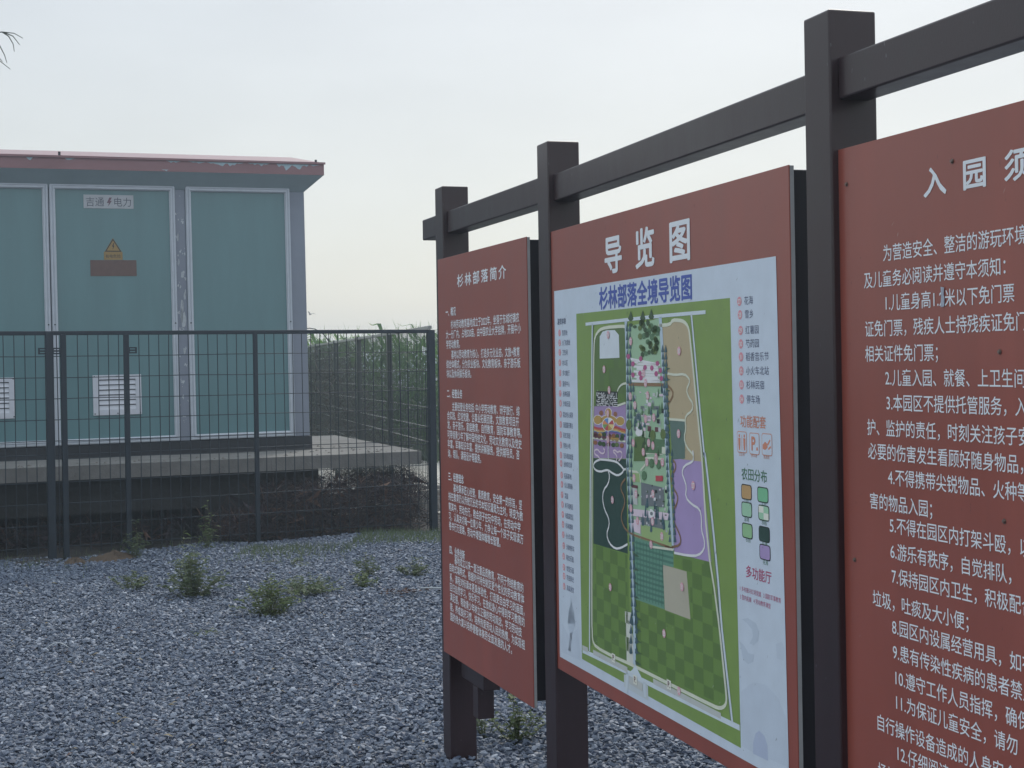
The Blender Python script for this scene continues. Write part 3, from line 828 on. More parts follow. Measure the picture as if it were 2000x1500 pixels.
 ('P','map_tree',10,'spruce',[(666,1353),(675,1332),(665,1329),(656,1331)]),
 ('P','map_tree',10,'spruce',[(909,1347),(918,1329),(908,1327),(899,1329)]),
 ('P','map_tree',10,'spruce',[(922,1347),(930,1330),(921,1327),(912,1329)]),
 ('P','map_tree',10,'spruce',[(643,1329),(652,1308),(642,1305),(633,1307)]),
 ('P','map_tree',10,'spruce',[(666,1330),(674,1309),(665,1306),(656,1308)]),
 ('P','map_tree',10,'spruce',[(910,1329),(919,1311),(910,1309),(901,1311)]),
 ('P','map_tree',10,'spruce',[(922,1330),(930,1312),(921,1309),(912,1311)]),
 ('P','map_tree',10,'spruce',[(643,1306),(652,1285),(642,1282),(632,1284)]),
 ('P','map_tree',10,'spruce',[(666,1307),(674,1286),(665,1283),(656,1285)]),
 ('P','map_tree',10,'spruce',[(912,1311),(920,1294),(911,1291),(902,1293)]),
 ('P','map_tree',10,'spruce',[(923,1312),(931,1294),(922,1291),(913,1293)]),
 ('P','map_tree',10,'spruce',[(643,1283),(651,1261),(642,1258),(632,1260)]),
 ('P','map_tree',10,'spruce',[(666,1284),(674,1263),(665,1260),(655,1262)]),
 ('P','map_tree',10,'spruce',[(913,1293),(922,1276),(912,1273),(903,1275)]),
 ('P','map_tree',10,'spruce',[(924,1294),(932,1276),(923,1273),(914,1275)]),
 ('P','map_tree',10,'spruce',[(635,1271),(643,1248),(634,1245),(624,1247)]),
 ('P','map_tree',10,'spruce',[(661,1272),(669,1250),(660,1246),(650,1248)]),
 ('P','map_tree',10,'spruce',[(636,1246),(644,1223),(635,1220),(625,1222)]),
 ('P','map_tree',10,'spruce',[(662,1248),(670,1225),(660,1222),(651,1224)]),
 ('P','map_tree',10,'spruce',[(637,1221),(645,1199),(636,1195),(626,1198)]),
 ('P','map_tree',10,'spruce',[(662,1223),(671,1200),(661,1197),(652,1199)]),
 ('P','map_tree',10,'spruce',[(638,1197),(646,1174),(637,1170),(627,1173)]),
 ('P','map_tree',10,'spruce',[(663,1198),(672,1176),(662,1172),(653,1174)]),
 ('P','map_tree',10,'spruce',[(639,1172),(647,1149),(638,1146),(628,1148)]),
 ('P','map_tree',10,'spruce',[(664,1174),(672,1151),(663,1148),(654,1150)]),
 ('P','map_tree',10,'spruce',[(640,1147),(648,1125),(639,1121),(629,1123)]),
 ('P','map_tree',10,'spruce',[(665,1149),(673,1127),(664,1123),(654,1125)]),
 ('P','map_tree',10,'spruce',[(641,1122),(649,1100),(640,1096),(630,1098)]),
 ('P','map_tree',10,'spruce',[(666,1124),(674,1102),(664,1098),(655,1100)]),
 ('P','map_tree',10,'spruce',[(642,1098),(650,1075),(641,1072),(631,1074)]),
 ('P','map_tree',10,'spruce',[(666,1100),(675,1078),(665,1074),(656,1076)]),
 ('P','map_tree',10,'spruce',[(643,1073),(651,1051),(642,1047),(632,1049)]),
 ('P','map_tree',10,'spruce',[(667,1075),(676,1053),(666,1049),(657,1051)]),
 ('P','map_tree',10,'spruce',[(644,1048),(652,1026),(642,1022),(633,1024)]),
 ('P','map_tree',10,'spruce',[(668,1051),(676,1028),(667,1025),(658,1026)]),
 ('P','map_tree',10,'spruce',[(645,1024),(653,1001),(644,998),(634,999)]),
 ('P','map_tree',10,'spruce',[(669,1026),(677,1004),(668,1000),(658,1002)]),
 ('P','map_tree',10,'spruce',[(646,999),(654,977),(644,973),(635,974)]),
 ('P','map_tree',10,'spruce',[(670,1002),(678,980),(669,976),(659,977)]),
 ('P','map_tree',10,'spruce',[(647,974),(655,952),(645,948),(636,950)]),
 ('P','map_tree',10,'spruce',[(671,977),(679,955),(669,951),(660,953)]),
 ('P','map_tree',10,'spruce',[(648,950),(656,928),(646,924),(637,925)]),
 ('P','map_tree',10,'spruce',[(671,952),(680,930),(670,926),(661,928)]),
 ('P','map_tree',10,'spruce',[(648,925),(657,903),(647,899),(638,900)]),
 ('P','map_tree',10,'spruce',[(672,928),(680,906),(671,902),(662,904)]),
 ('P','map_tree',10,'spruce',[(650,900),(658,878),(648,874),(639,876)]),
 ('P','map_tree',10,'spruce',[(673,904),(681,882),(672,878),(663,879)]),
 ('P','map_tree',10,'spruce',[(650,876),(659,854),(649,850),(640,851)]),
 ('P','map_tree',10,'spruce',[(674,879),(682,857),(673,853),(663,854)]),
 ('P','map_tree',10,'spruce',[(651,851),(660,829),(650,825),(641,826)]),
 ('P','map_tree',10,'spruce',[(675,854),(683,833),(674,828),(664,830)]),
 ('P','map_tree',10,'spruce',[(652,826),(661,805),(651,800),(642,802)]),
 ('P','map_tree',10,'spruce',[(676,830),(684,808),(674,804),(665,805)]),
 ('P','map_tree',10,'spruce',[(911,1286),(919,1269),(910,1266),(901,1268)]),
 ('P','map_tree',10,'spruce',[(943,1287),(951,1270),(942,1268),(934,1269)]),
 ('P','map_tree',10,'spruce',[(912,1268),(920,1251),(911,1248),(902,1250)]),
 ('P','map_tree',10,'spruce',[(944,1269),(952,1252),(943,1250),(934,1252)]),
 ('P','map_tree',10,'spruce',[(913,1250),(921,1233),(912,1230),(903,1232)]),
 ('P','map_tree',10,'spruce',[(945,1252),(953,1235),(944,1232),(935,1234)]),
 ('P','map_tree',10,'spruce',[(913,1232),(922,1215),(913,1212),(904,1214)]),
 ('P','map_tree',10,'spruce',[(946,1234),(954,1217),(945,1214),(936,1216)]),
 ('P','map_tree',10,'spruce',[(914,1214),(923,1197),(914,1194),(904,1196)]),
 ('P','map_tree',10,'spruce',[(947,1216),(955,1199),(946,1196),(937,1198)]),
 ('P','map_tree',10,'spruce',[(915,1196),(924,1179),(914,1176),(905,1178)]),
 ('P','map_tree',10,'spruce',[(948,1198),(956,1181),(947,1179),(938,1180)]),
 ('P','map_tree',10,'spruce',[(916,1178),(924,1161),(915,1158),(906,1160)]),
 ('P','map_tree',10,'spruce',[(948,1180),(957,1164),(948,1161),(939,1162)]),
 ('P','map_tree',10,'spruce',[(917,1160),(925,1143),(916,1140),(907,1142)]),
 ('P','map_tree',10,'spruce',[(949,1162),(958,1146),(948,1143),(940,1144)]),
 ('P','map_tree',10,'spruce',[(918,1142),(926,1125),(917,1122),(908,1124)]),
 ('P','map_tree',10,'spruce',[(950,1145),(958,1128),(949,1125),(940,1127)]),
 ('P','map_tree',10,'spruce',[(919,1124),(927,1108),(918,1105),(909,1106)]),
 ('P','map_tree',10,'spruce',[(951,1127),(959,1110),(950,1108),(941,1109)]),
 ('P','map_tree',10,'spruce',[(920,1106),(928,1090),(919,1087),(910,1088)]),
 ('P','map_tree',10,'spruce',[(952,1109),(960,1093),(951,1090),(942,1091)]),
 ('P','map_tree',10,'spruce',[(921,1088),(929,1072),(920,1069),(911,1070)]),
 ('P','map_tree',10,'spruce',[(953,1092),(961,1075),(952,1072),(943,1073)]),
 ('P','map_tree',10,'spruce',[(922,1070),(930,1054),(921,1051),(912,1052)]),
 ('P','map_tree',10,'spruce',[(954,1074),(962,1057),(953,1054),(944,1056)]),
 ('P','map_tree',10,'spruce',[(641,830),(652,808),(640,803),(628,804)]),
 ('P','map_tree',10,'spruce',[(682,836),(693,814),(681,810),(669,810)]),
 ('P','map_tree',10,'spruce',[(640,802),(651,781),(639,776),(627,777)]),
 ('P','map_tree',10,'spruce',[(681,809),(692,788),(680,783),(668,784)]),
 ('P','map_tree',10,'spruce',[(639,776),(650,754),(638,749),(626,750)]),
 ('P','map_tree',10,'spruce',[(680,782),(690,761),(678,756),(667,757)]),
 ('P','map_tree',10,'spruce',[(638,748),(649,727),(636,722),(624,723)]),
 ('P','map_tree',10,'spruce',[(678,755),(689,734),(677,729),(666,730)]),
 ('P','map_tree',9,'shadow',[(671,832),(720,825),(675,821)]),
 ('P','map_tree',9,'shadow',[(670,802),(719,795),(674,791)]),
 ('P','map_tree',9,'shadow',[(668,772),(718,765),(672,761)]),
 ('P','map_tree',9,'shadow',[(667,742),(716,736),(671,731)]),
 ('P','map_tree',9,'shadow',[(666,712),(715,706),(670,701)]),
 ('P','map_tree',9,'shadow',[(673,997),(710,991),(676,988)]),
 ('P','map_tree',9,'shadow',[(671,960),(709,954),(675,951)]),
 ('P','map_tree',9,'shadow',[(669,923),(707,917),(673,914)]),
 ('P','map_tree',9,'shadow',[(668,886),(705,880),(672,877)]),
 ('P','map_tree',9,'shadow',[(666,849),(704,844),(670,840)]),
 ('P','map_tree',9,'shadow',[(917,1489),(942,1485),(917,1481)]),
 ('P','map_tree',9,'shadow',[(916,1462),(941,1458),(916,1453)]),
 ('P','map_tree',9,'shadow',[(915,1434),(940,1430),(914,1426)]),
 ('P','map_tree',9,'shadow',[(914,1407),(938,1403),(913,1398)]),
 ('P','map_tree',9,'shadow',[(913,1379),(937,1375),(912,1370)]),
 ('P','map_tree',9,'shadow',[(911,1351),(936,1348),(911,1343)]),
 ('P','map_tree',9,'shadow',[(910,1324),(935,1320),(910,1315)]),
 ('P','map_tree',10,'treemid',[(748,1388),(755,1366),(747,1363),(739,1365)]),
 ('P','map_tree',10,'spruce',[(730,1374),(738,1351),(729,1348),(721,1351)]),
 ('P','map_tree',10,'spruce',[(691,1357),(699,1334),(690,1332),(682,1334)]),
 ('P','map_tree',10,'treemid',[(882,1402),(889,1380),(881,1378),(874,1380)]),
 ('P','map_tree',10,'spruce',[(856,1387),(863,1365),(855,1362),(847,1364)]),
 ('P','map_tree',10,'treemid',[(861,1436),(867,1414),(860,1412),(852,1414)]),
 ('P','map_tree',10,'spruce',[(764,1357),(771,1335),(763,1332),(755,1334)]),
 ('P','map_tree',10,'treemid',[(822,1405),(829,1383),(821,1380),(813,1383)]),
 ('P','map_tree',10,'spruce',[(853,1385),(860,1363),(852,1360),(844,1362)]),
 ('P','map_tree',10,'spruce',[(702,1396),(710,1373),(701,1370),(693,1373)]),
 ('P','map_tree',10,'spruce',[(686,1449),(693,1426),(685,1423),(676,1426)]),
 ('P','map_tree',10,'treemid',[(730,1351),(738,1328),(729,1325),(721,1328)]),
 ('P','map_tree',10,'spruce',[(718,1377),(725,1354),(716,1351),(708,1354)]),
 ('P','map_tree',10,'treemid',[(766,1371),(773,1349),(765,1346),(757,1348)]),
 ('P','map_tree',10,'treemid',[(697,1405),(705,1382),(696,1379),(688,1382)]),
 ('P','map_tree',10,'spruce',[(739,1352),(746,1329),(738,1326),(730,1328)]),
 ('P','map_tree',10,'treemid',[(726,1352),(734,1329),(725,1326),(717,1328)]),
 ('P','map_tree',10,'spruce',[(730,1349),(737,1326),(729,1324),(721,1326)]),
 ('P','map_tree',10,'spruce',[(884,1450),(891,1428),(884,1425),(876,1428)]),
 ('P','map_tree',10,'spruce',[(702,1366),(709,1344),(700,1341),(692,1343)]),
 ('P','map_tree',10,'treemid',[(867,1395),(874,1373),(866,1370),(858,1372)]),
 ('P','map_tree',10,'treemid',[(693,1384),(700,1361),(692,1358),(684,1361)]),
 ('P','map_tree',10,'spruce',[(688,1423),(696,1400),(687,1397),(679,1400)]),
 ('P','map_tree',10,'spruce',[(886,1447),(893,1425),(885,1422),(878,1424)]),
 ('P','map_tree',10,'spruce',[(809,1391),(816,1369),(808,1366),(800,1368)]),
 ('P','map_tree',10,'treemid',[(794,1392),(801,1370),(793,1367),(785,1370)]),
 ('P','map_tree',10,'spruce',[(826,1154),(834,1122),(825,1118),(816,1121)]),
 ('P','map_tree',10,'spruce',[(846,1138),(853,1106),(844,1102),(836,1105)]),
 ('P','map_tree',10,'spruce',[(799,1100),(806,1068),(797,1063),(788,1066)]),
 ('P','map_tree',10,'spruce',[(741,1111),(749,1079),(739,1074),(730,1077)]),
 ('P','map_tree',10,'spruce',[(834,1140),(842,1108),(833,1103),(824,1106)]),
 ('P','map_tree',10,'spruce',[(760,1137),(768,1104),(759,1100),(750,1103)]),
 ('P','map_tree',10,'spruce',[(775,1122),(782,1090),(773,1085),(764,1088)]),
 ('P','map_tree',10,'spruce',[(884,1114),(891,1082),(883,1077),(874,1080)]),
 ('P','map_tree',10,'spruce',[(833,1123),(841,1091),(832,1086),(823,1089)]),
 ('P','map_tree',10,'spruce',[(876,1126),(883,1094),(874,1089),(866,1092)]),
 ('P','map_tree',10,'spruce',[(812,1116),(819,1084),(810,1079),(802,1082)]),
 ('P','map_tree',10,'spruce',[(774,1161),(781,1129),(772,1124),(763,1127)]),
 ('P','map_tree',10,'treedk',[(698,1297),(706,1279),(698,1276),(689,1278)]),
 ('P','map_tree',10,'treedk',[(779,1292),(787,1275),(778,1272),(770,1274)]),
 ('P','map_tree',10,'treedk',[(797,1327),(804,1309),(796,1307),(788,1309)]),
 ('P','map_tree',10,'treedk',[(761,1307),(769,1289),(760,1287),(752,1288)]),
 ('P','map_tree',10,'treedk',[(750,1298),(757,1280),(749,1278),(740,1279)]),
 ('P','map_tree',10,'treedk',[(787,1299),(795,1281),(787,1279),(779,1280)]),
 ('P','map_tree',10,'treedk',[(823,1308),(830,1291),(822,1288),(815,1290)]),
 ('P','map_tree',10,'treedk',[(802,1330),(809,1312),(801,1309),(793,1311)]),
 ('P','map_tree',10,'treedk',[(763,1275),(771,1258),(762,1255),(754,1257)]),
 ('P','map_tree',10,'treedk',[(855,1283),(862,1266),(854,1263),(846,1265)]),
 ('P','map_tree',10,'treedk',[(749,1325),(756,1307),(748,1304),(740,1306)]),
 ('P','map_tree',10,'treedk',[(752,1330),(759,1312),(751,1309),(743,1311)]),
 ('P','map_tree',11,'treeolive',[(670,1336),(663,1326),(648,1321),(634,1325),(628,1335),(635,1346),(650,1350),(664,1347)]),
 ('P','map_tree',11,'treeolive',[(837,1315),(831,1305),(817,1300),(804,1304),(799,1314),(805,1324),(818,1329),(832,1325)]),
 ('P','map_tree',11,'treeolive',[(907,1321),(901,1311),(888,1306),(875,1310),(870,1319),(876,1330),(889,1334),(902,1330)]),
 ('P','map_tree',11,'treemid',[(824,1243),(819,1234),(806,1229),(794,1232),(789,1241),(795,1250),(807,1254),(820,1252)]),
 ('P','map_tree',11,'treemid',[(871,1243),(866,1234),(854,1229),(842,1232),(837,1241),(842,1250),(854,1254),(866,1251)]),
 ('P','map_tree',11,'treemid',[(771,1208),(765,1199),(752,1194),(740,1197),(735,1206),(740,1215),(753,1220),(766,1217)]),
 ('P','map_tree',11,'magenta',[(667,1518),(661,1512),(650,1511),(640,1515),(641,1522),(650,1525),(662,1524)]),
 ('P','map_tree',11,'magenta',[(756,1511),(751,1506),(740,1504),(731,1508),(731,1514),(740,1518),(751,1517)]),
 ('P','map_tree',11,'magenta',[(700,1498),(694,1492),(683,1491),(674,1495),(674,1501),(684,1505),(695,1504)]),
 ('P','map_tree',11,'magenta',[(870,1498),(865,1493),(854,1492),(846,1495),(846,1502),(855,1505),(865,1504)]),
 ('P','map_tree',11,'magenta',[(786,1488),(781,1483),(770,1481),(761,1485),(761,1492),(770,1495),(781,1494)]),
 ('P','map_tree',11,'magenta',[(832,1487),(827,1481),(816,1480),(808,1484),(808,1490),(817,1494),(828,1492)]),
 ('P','map_tree',11,'magenta',[(888,1481),(883,1475),(873,1474),(864,1478),(865,1484),(873,1488),(884,1486)]),
 ('P','map_tree',11,'magenta',[(698,1469),(693,1463),(682,1462),(673,1466),(673,1472),(682,1476),(694,1474)]),
 ('P','map_tree',11,'magenta',[(749,1473),(744,1468),(732,1466),(723,1470),(724,1476),(733,1480),(744,1479)]),
 ('P','map_tree',11,'magenta',[(861,1472),(856,1466),(845,1465),(837,1469),(837,1475),(846,1479),(856,1478)]),
 ('P','map_tree',11,'magenta',[(895,1460),(890,1455),(880,1453),(871,1457),(872,1463),(880,1467),(890,1466)]),
 ('P','map_tree',11,'magenta',[(756,1461),(751,1456),(740,1454),(731,1458),(731,1464),(741,1468),(752,1467)]),
 ('P','map_building',9,'white',[(689,1332),(714,1333),(714,1325),(689,1325)]),
 ('P','map_building',9,'white',[(850,1425),(862,1425),(862,1415),(849,1415)]),
 ('P','map_building',9,'pinkw',[(800,1412),(815,1412),(814,1407),(800,1407)]),
 ('P','map_building',9,'greyl',[(685,1363),(697,1363),(696,1355),(684,1355)]),
 ('P','map_building',9,'greyl',[(814,1404),(828,1404),(828,1394),(814,1394)]),
 ('P','map_building',9,'hatch',[(766,1383),(780,1383),(780,1380),(766,1380)]),
 ('P','map_building',9,'pinkw',[(752,1332),(770,1332),(769,1323),(752,1323)]),
 ('P','map_building',9,'greyl',[(691,1416),(702,1415),(702,1406),(691,1407)]),
 ('P','map_building',9,'greyl',[(751,1382),(765,1382),(765,1375),(751,1375)]),
 ('P','map_building',9,'hatch',[(690,1378),(713,1379),(712,1375),(689,1375)]),
 ('P','map_building',9,'roofg',[(819,1390),(837,1390),(836,1380),(819,1380)]),
 ('P','map_building',9,'roofg',[(815,1356),(829,1357),(829,1353),(815,1353)]),
 ('P','map_building',9,'pinkw',[(739,1368),(762,1369),(762,1361),(739,1361)]),
 ('P','map_building',9,'pinkw',[(786,1364),(808,1364),(808,1355),(786,1355)]),
 ('P','map_building',9,'pinkw',[(768,1423),(796,1423),(796,1420),(768,1420)]),
 ('P','map_building',9,'hatch',[(780,1427),(791,1426),(791,1418),(779,1418)]),
 ('P','map_building',9,'greyl',[(840,1337),(855,1337),(854,1329),(839,1329)]),
 ('P','map_building',9,'white',[(708,1368),(729,1368),(728,1361),(708,1361)]),
 ('P','map_building',9,'greyl',[(708,1360),(737,1360),(736,1349),(707,1349)]),
 ('P','map_building',9,'pinkw',[(734,1346),(752,1346),(752,1335),(734,1335)]),
 ('P','map_building',9,'greyl',[(764,1394),(788,1394),(787,1390),(764,1390)]),
 ('P','map_building',9,'roofg',[(705,1366),(728,1367),(728,1358),(704,1358)]),
 ('P','map_building',9,'pinkw',[(713,1343),(725,1343),(725,1333),(713,1333)]),
 ('P','map_building',9,'roofg',[(685,1334),(700,1334),(700,1322),(685,1322)]),
 ('P','map_building',9,'greyl',[(753,1368),(766,1368),(766,1358),(753,1358)]),
 ('P','map_building',9,'greyl',[(860,1353),(872,1353),(872,1342),(859,1342)]),
 ('P','map_building',9,'pinkw',[(779,1358),(806,1358),(806,1350),(779,1350)]),
 ('P','map_building',9,'hatch',[(839,1416),(852,1416),(852,1412),(839,1412)]),
 ('P','map_building',9,'pinkw',[(770,1344),(798,1345),(798,1340),(770,1339)]),
 ('P','map_building',9,'white',[(776,1405),(790,1405),(789,1397),(776,1397)]),
 ('P','map_building',9,'roofg',[(838,1390),(863,1390),(863,1382),(838,1382)]),
 ('P','map_building',9,'pinkw',[(786,1398),(810,1398),(809,1388),(786,1388)]),
 ('P','map_building',9,'hatch',[(822,1423),(839,1423),(839,1414),(822,1414)]),
 ('P','map_building',9,'white',[(740,1344),(764,1344),(764,1340),(740,1340)]),
 ('P','map_building',9,'pinkw',[(730,1426),(742,1425),(742,1422),(730,1422)]),
 ('P','map_building',9,'roofg',[(822,1363),(846,1364),(845,1355),(822,1355)]),
 ('P','map_building',9,'pinkw',[(774,1356),(785,1356),(785,1351),(773,1351)]),
 ('P','map_building',9,'roofg',[(840,1386),(854,1386),(853,1381),(840,1381)]),
 ('P','map_building',9,'hatch',[(850,1336),(873,1336),(873,1325),(850,1325)]),
 ('P','map_building',9,'roofg',[(736,1388),(760,1388),(760,1379),(736,1379)]),
 ('P','map_building',9,'pinkw',[(775,1363),(785,1363),(784,1352),(774,1352)]),
 ('P','map_building',9,'pinkw',[(866,1421),(893,1421),(893,1415),(866,1415)]),
 ('P','map_building',9,'roofg',[(683,1385),(697,1385),(696,1376),(682,1376)]),
 ('P','map_building',9,'roofg',[(768,1360),(797,1361),(797,1357),(768,1357)]),
 ('P','map_building',9,'white',[(683,1396),(695,1396),(694,1386),(682,1386)]),
 ('P','map_building',9,'white',[(727,1345),(745,1345),(745,1341),(727,1341)]),
 ('P','map_building',10,'maroon',[(783,1337),(807,1337),(806,1324),(782,1324)]),
 ('P','map_building',10,'maroon',[(834,1336),(856,1336),(856,1325),(834,1324)]),
 ('P','map_building',10,'black',[(847,1357),(867,1357),(866,1346),(847,1346)]),
 ('P','map_building',10,'black',[(879,1384),(895,1384),(894,1373),(879,1373)]),
 ('P','map_building',10,'white',[(749,1319),(747,1315),(739,1311),(728,1309),(716,1308),(706,1310),(698,1313),(696,1317),(699,1322),(706,1325),(717,1328),(729,1328),(740,1326),(747,1323)]),
 ('P','map_building',10,'cream',[(879,1288),(902,1288),(902,1271),(878,1271)]),
 ('P','map_building',10,'cream',[(657,1418),(676,1417),(675,1403),(656,1403)]),
 ('P','map_building',9,'dkgreen',[(690,1306),(765,1308),(762,1246),(679,1241)]),
 ('P','map_building',9,'treemid',[(765,1306),(899,1306),(882,1270),(768,1267)]),
 ('P','map_building',9,'roofg',[(731,1188),(886,1185),(888,1136),(729,1128)]),
 ('P','map_building',9,'roofg',[(723,1097),(883,1103),(886,1080),(722,1079)]),
 ('P','map_building',9,'hatch',[(659,1169),(701,1169),(704,1126),(661,1126)]),
 ('P','map_building',10,'maroon',[(659,1178),(706,1178),(706,1170),(659,1170)]),
 ('P','map_building',9,'pinkw',[(656,1113),(918,1124),(921,1106),(656,1094)]),
 ('P','map_building',9,'pinkw',[(655,1085),(723,1088),(721,1052),(658,1054)]),
 ('P','map_building',9,'park2',[(722,1076),(928,1081),(933,1041),(729,1046)]),
 ('P','map_building',9,'park2',[(652,1208),(720,1211),(723,1188),(655,1185)]),
 ('P','map_building',10,'greyl',[(861,1096),(873,1096),(873,1091),(861,1090)]),
 ('P','map_building',10,'greyl',[(764,1168),(772,1169),(772,1166),(764,1166)]),
 ('P','map_building',10,'pinkw',[(767,1158),(778,1159),(777,1150),(766,1150)]),
 ('P','map_building',10,'treedk',[(831,1135),(842,1135),(842,1133),(831,1132)]),
 ('P','map_building',10,'white',[(712,1087),(717,1087),(717,1081),(712,1081)]),
 ('P','map_building',10,'greyl',[(726,1152),(734,1153),(734,1149),(726,1148)]),
 ('P','map_building',10,'black',[(811,1099),(819,1100),(818,1094),(810,1094)]),
 ('P','map_building',10,'pinkw',[(890,1135),(897,1135),(897,1128),(890,1128)]),
 ('P','map_building',10,'treedk',[(861,1101),(869,1101),(869,1096),(861,1096)]),
 ('P','map_building',10,'pinkw',[(794,1160),(803,1161),(802,1154),(793,1154)]),
 ('P','map_building',10,'greyl',[(837,1105),(846,1106),(846,1103),(837,1102)]),
 ('P','map_building',10,'treedk',[(891,1118),(903,1119),(903,1116),(891,1115)]),
 ('P','map_building',10,'black',[(828,1175),(843,1176),(842,1168),(828,1168)]),
 ('P','map_building',10,'greyl',[(857,1164),(864,1164),(864,1156),(856,1156)]),
 ('P','map_building',10,'white',[(764,1089),(772,1089),(772,1082),(764,1081)]),
 ('P','map_building',10,'greyl',[(701,1098),(712,1099),(712,1095),(701,1094)]),
 ('P','map_building',10,'pinkw',[(855,1180),(867,1181),(866,1176),(855,1176)]),
 ('P','map_building',10,'black',[(894,1180),(907,1181),(907,1173),(894,1173)]),
 ('P','map_building',10,'pinkw',[(821,1126),(828,1126),(828,1120),(821,1120)]),
 ('P','map_building',10,'pinkw',[(679,1077),(689,1077),(688,1069),(679,1069)]),
 ('P','map_building',10,'pinkw',[(724,1083),(730,1083),(729,1077),(724,1077)]),
 ('P','map_building',10,'treedk',[(819,1134),(824,1134),(824,1126),(819,1126)]),
 ('P','map_building',10,'black',[(806,1187),(813,1187),(812,1183),(805,1182)]),
 ('P','map_building',10,'greyl',[(775,1083),(784,1084),(784,1079),(775,1079)]),
 ('P','map_building',10,'white',[(877,1141),(882,1142),(881,1137),(877,1137)]),
 ('P','map_building',10,'black',[(832,1152),(842,1152),(842,1149),(832,1148)]),
 ('P','map_building',10,'greyl',[(823,1137),(840,1138),(840,1136),(823,1134)]),
 ('P','map_building',10,'treedk',[(769,1170),(780,1170),(780,1165),(769,1164)]),
 ('P','map_building',10,'greyl',[(782,1099),(789,1099),(789,1095),(782,1095)]),
 ('P','map_building',10,'treedk',[(879,1152),(891,1152),(891,1149),(878,1148)]),
 ('P','map_building',10,'pinkw',[(830,1119),(835,1119),(835,1117),(829,1116)]),
 ('P','map_building',10,'white',[(817,1155),(832,1156),(831,1148),(817,1147)]),
 ('P','map_building',10,'white',[(806,1170),(813,1170),(813,1164),(806,1164)]),
 ('P','map_building',10,'greyl',[(895,1080),(906,1080),(906,1075),(894,1074)]),
 ('P','map_building',10,'white',[(790,1123),(806,1124),(806,1118),(789,1116)]),
 ('P','map_building',10,'black',[(700,1156),(712,1156),(712,1150),(700,1150)]),
 ('P','map_building',10,'treedk',[(815,1169),(829,1170),(828,1164),(815,1163)]),
 ('P','map_building',10,'white',[(897,1191),(906,1191),(905,1182),(897,1182)]),
 ('P','map_building',10,'pinkw',[(694,1062),(707,1063),(706,1058),(694,1058)]),
 ('P','map_building',10,'greyl',[(877,1185),(891,1186),(890,1181),(877,1180)]),
 ('P','map_building',11,'white',[(821,1114),(819,1110),(814,1106),(806,1103),(797,1102),(790,1103),(784,1106),(783,1111),(785,1115),(790,1119),(798,1122),(807,1123),(814,1121),(819,1118)]),
 ('P','map_building',12,'roofg',[(812,1113),(810,1111),(808,1109),(804,1108),(800,1108),(796,1108),(793,1110),(792,1112),(793,1114),(796,1116),(800,1117),(804,1117),(808,1117),(811,1115)]),
 ('P','map_building',11,'red',[(833,1212),(882,1215),(881,1201),(833,1198)]),
 ('L','map_field_row',5,'teal2',6,[(678,1026),(939,1027)]),
 ('L','map_field_row',5,'teal2',6,[(679,1012),(938,1014)]),
 ('L','map_field_row',5,'teal2',6,[(680,998),(938,1001)]),
 ('L','map_field_row',5,'teal2',6,[(681,984),(872,985)]),
 ('L','map_field_row',5,'teal2',6,[(682,971),(871,972)]),
 ('L','map_field_row',5,'teal2',6,[(684,957),(871,959)]),
 ('L','map_field_row',5,'teal2',6,[(685,943),(870,946)]),
 ('L','map_field_row',5,'teal2',6,[(686,930),(876,933)]),
 ('L','map_field_row',5,'teal2',6,[(687,916),(875,920)]),
 ('L','map_field_row',5,'teal2',6,[(688,902),(875,907)]),
 ('L','map_field_row',5,'teal2',6,[(689,889),(874,893)]),
 ('L','map_field_row',5,'teal2',4,[(691,1033),(690,880)]),
 ('L','map_field_row',5,'teal2',4,[(715,1033),(712,880)]),
 ('L','map_field_row',5,'teal2',4,[(738,1033),(734,880)]),
 ('L','map_field_row',5,'teal2',4,[(761,1033),(755,881)]),
 ('L','map_field_row',5,'teal2',4,[(783,1033),(776,881)]),
 ('L','map_field_row',5,'teal2',4,[(806,1033),(797,881)]),
 ('L','map_field_row',5,'teal2',4,[(828,1033),(818,882)]),
 ('L','map_field_row',5,'teal2',4,[(850,1033),(838,882)]),
 ('L','map_field_row',5,'teal2',4,[(872,1033),(858,882)]),
 ('B','map_badge',13,'badge',(500,1579),'24'),
 ('B','map_badge',13,'badge',(464,1484),'25'),
 ('B','map_badge',13,'badge',(502,1427),'26'),
 ('B','map_badge',13,'badge',(488,1362),'12'),
 ('B','map_badge',13,'badge',(673,1558),'17'),
 ('B','map_badge',13,'badge',(762,1473),'23'),
 ('B','map_badge',13,'badge',(775,1448),'32'),
 ('B','map_badge',13,'badge',(788,1416),'16'),
 ('B','map_badge',13,'badge',(663,1412),'8'),
 ('B','map_badge',13,'badge',(697,1389),'10'),
 ('B','map_badge',13,'badge',(771,1355),'11'),
 ('B','map_badge',13,'badge',(828,1360),'15'),
 ('B','map_badge',13,'badge',(1000,1528),'30'),
 ('B','map_badge',13,'badge',(989,1325),'17'),
 ('B','map_badge',13,'badge',(680,1289),'4'),
 ('B','map_badge',13,'badge',(790,1294),'13'),
 ('B','map_badge',13,'badge',(819,1288),'14'),
 ('B','map_badge',13,'badge',(751,1268),'5'),
 ('B','map_badge',13,'badge',(839,1259),'7'),
 ('B','map_badge',13,'badge',(486,1290),'11'),
 ('B','map_badge',13,'badge',(514,1125),'29'),
 ('B','map_badge',13,'badge',(682,1196),'6'),
 ('B','map_badge',13,'badge',(775,1243),'13'),
 ('B','map_badge',13,'badge',(881,1249),'2'),
 ('B','map_badge',13,'badge',(839,1251),'9'),
 ('B','map_badge',13,'badge',(694,1154),'33'),
 ('B','map_badge',13,'badge',(814,1164),'34'),
 ('B','map_badge',13,'badge',(655,1114),'1'),
 ('B','map_badge',13,'badge',(702,1085),'3'),
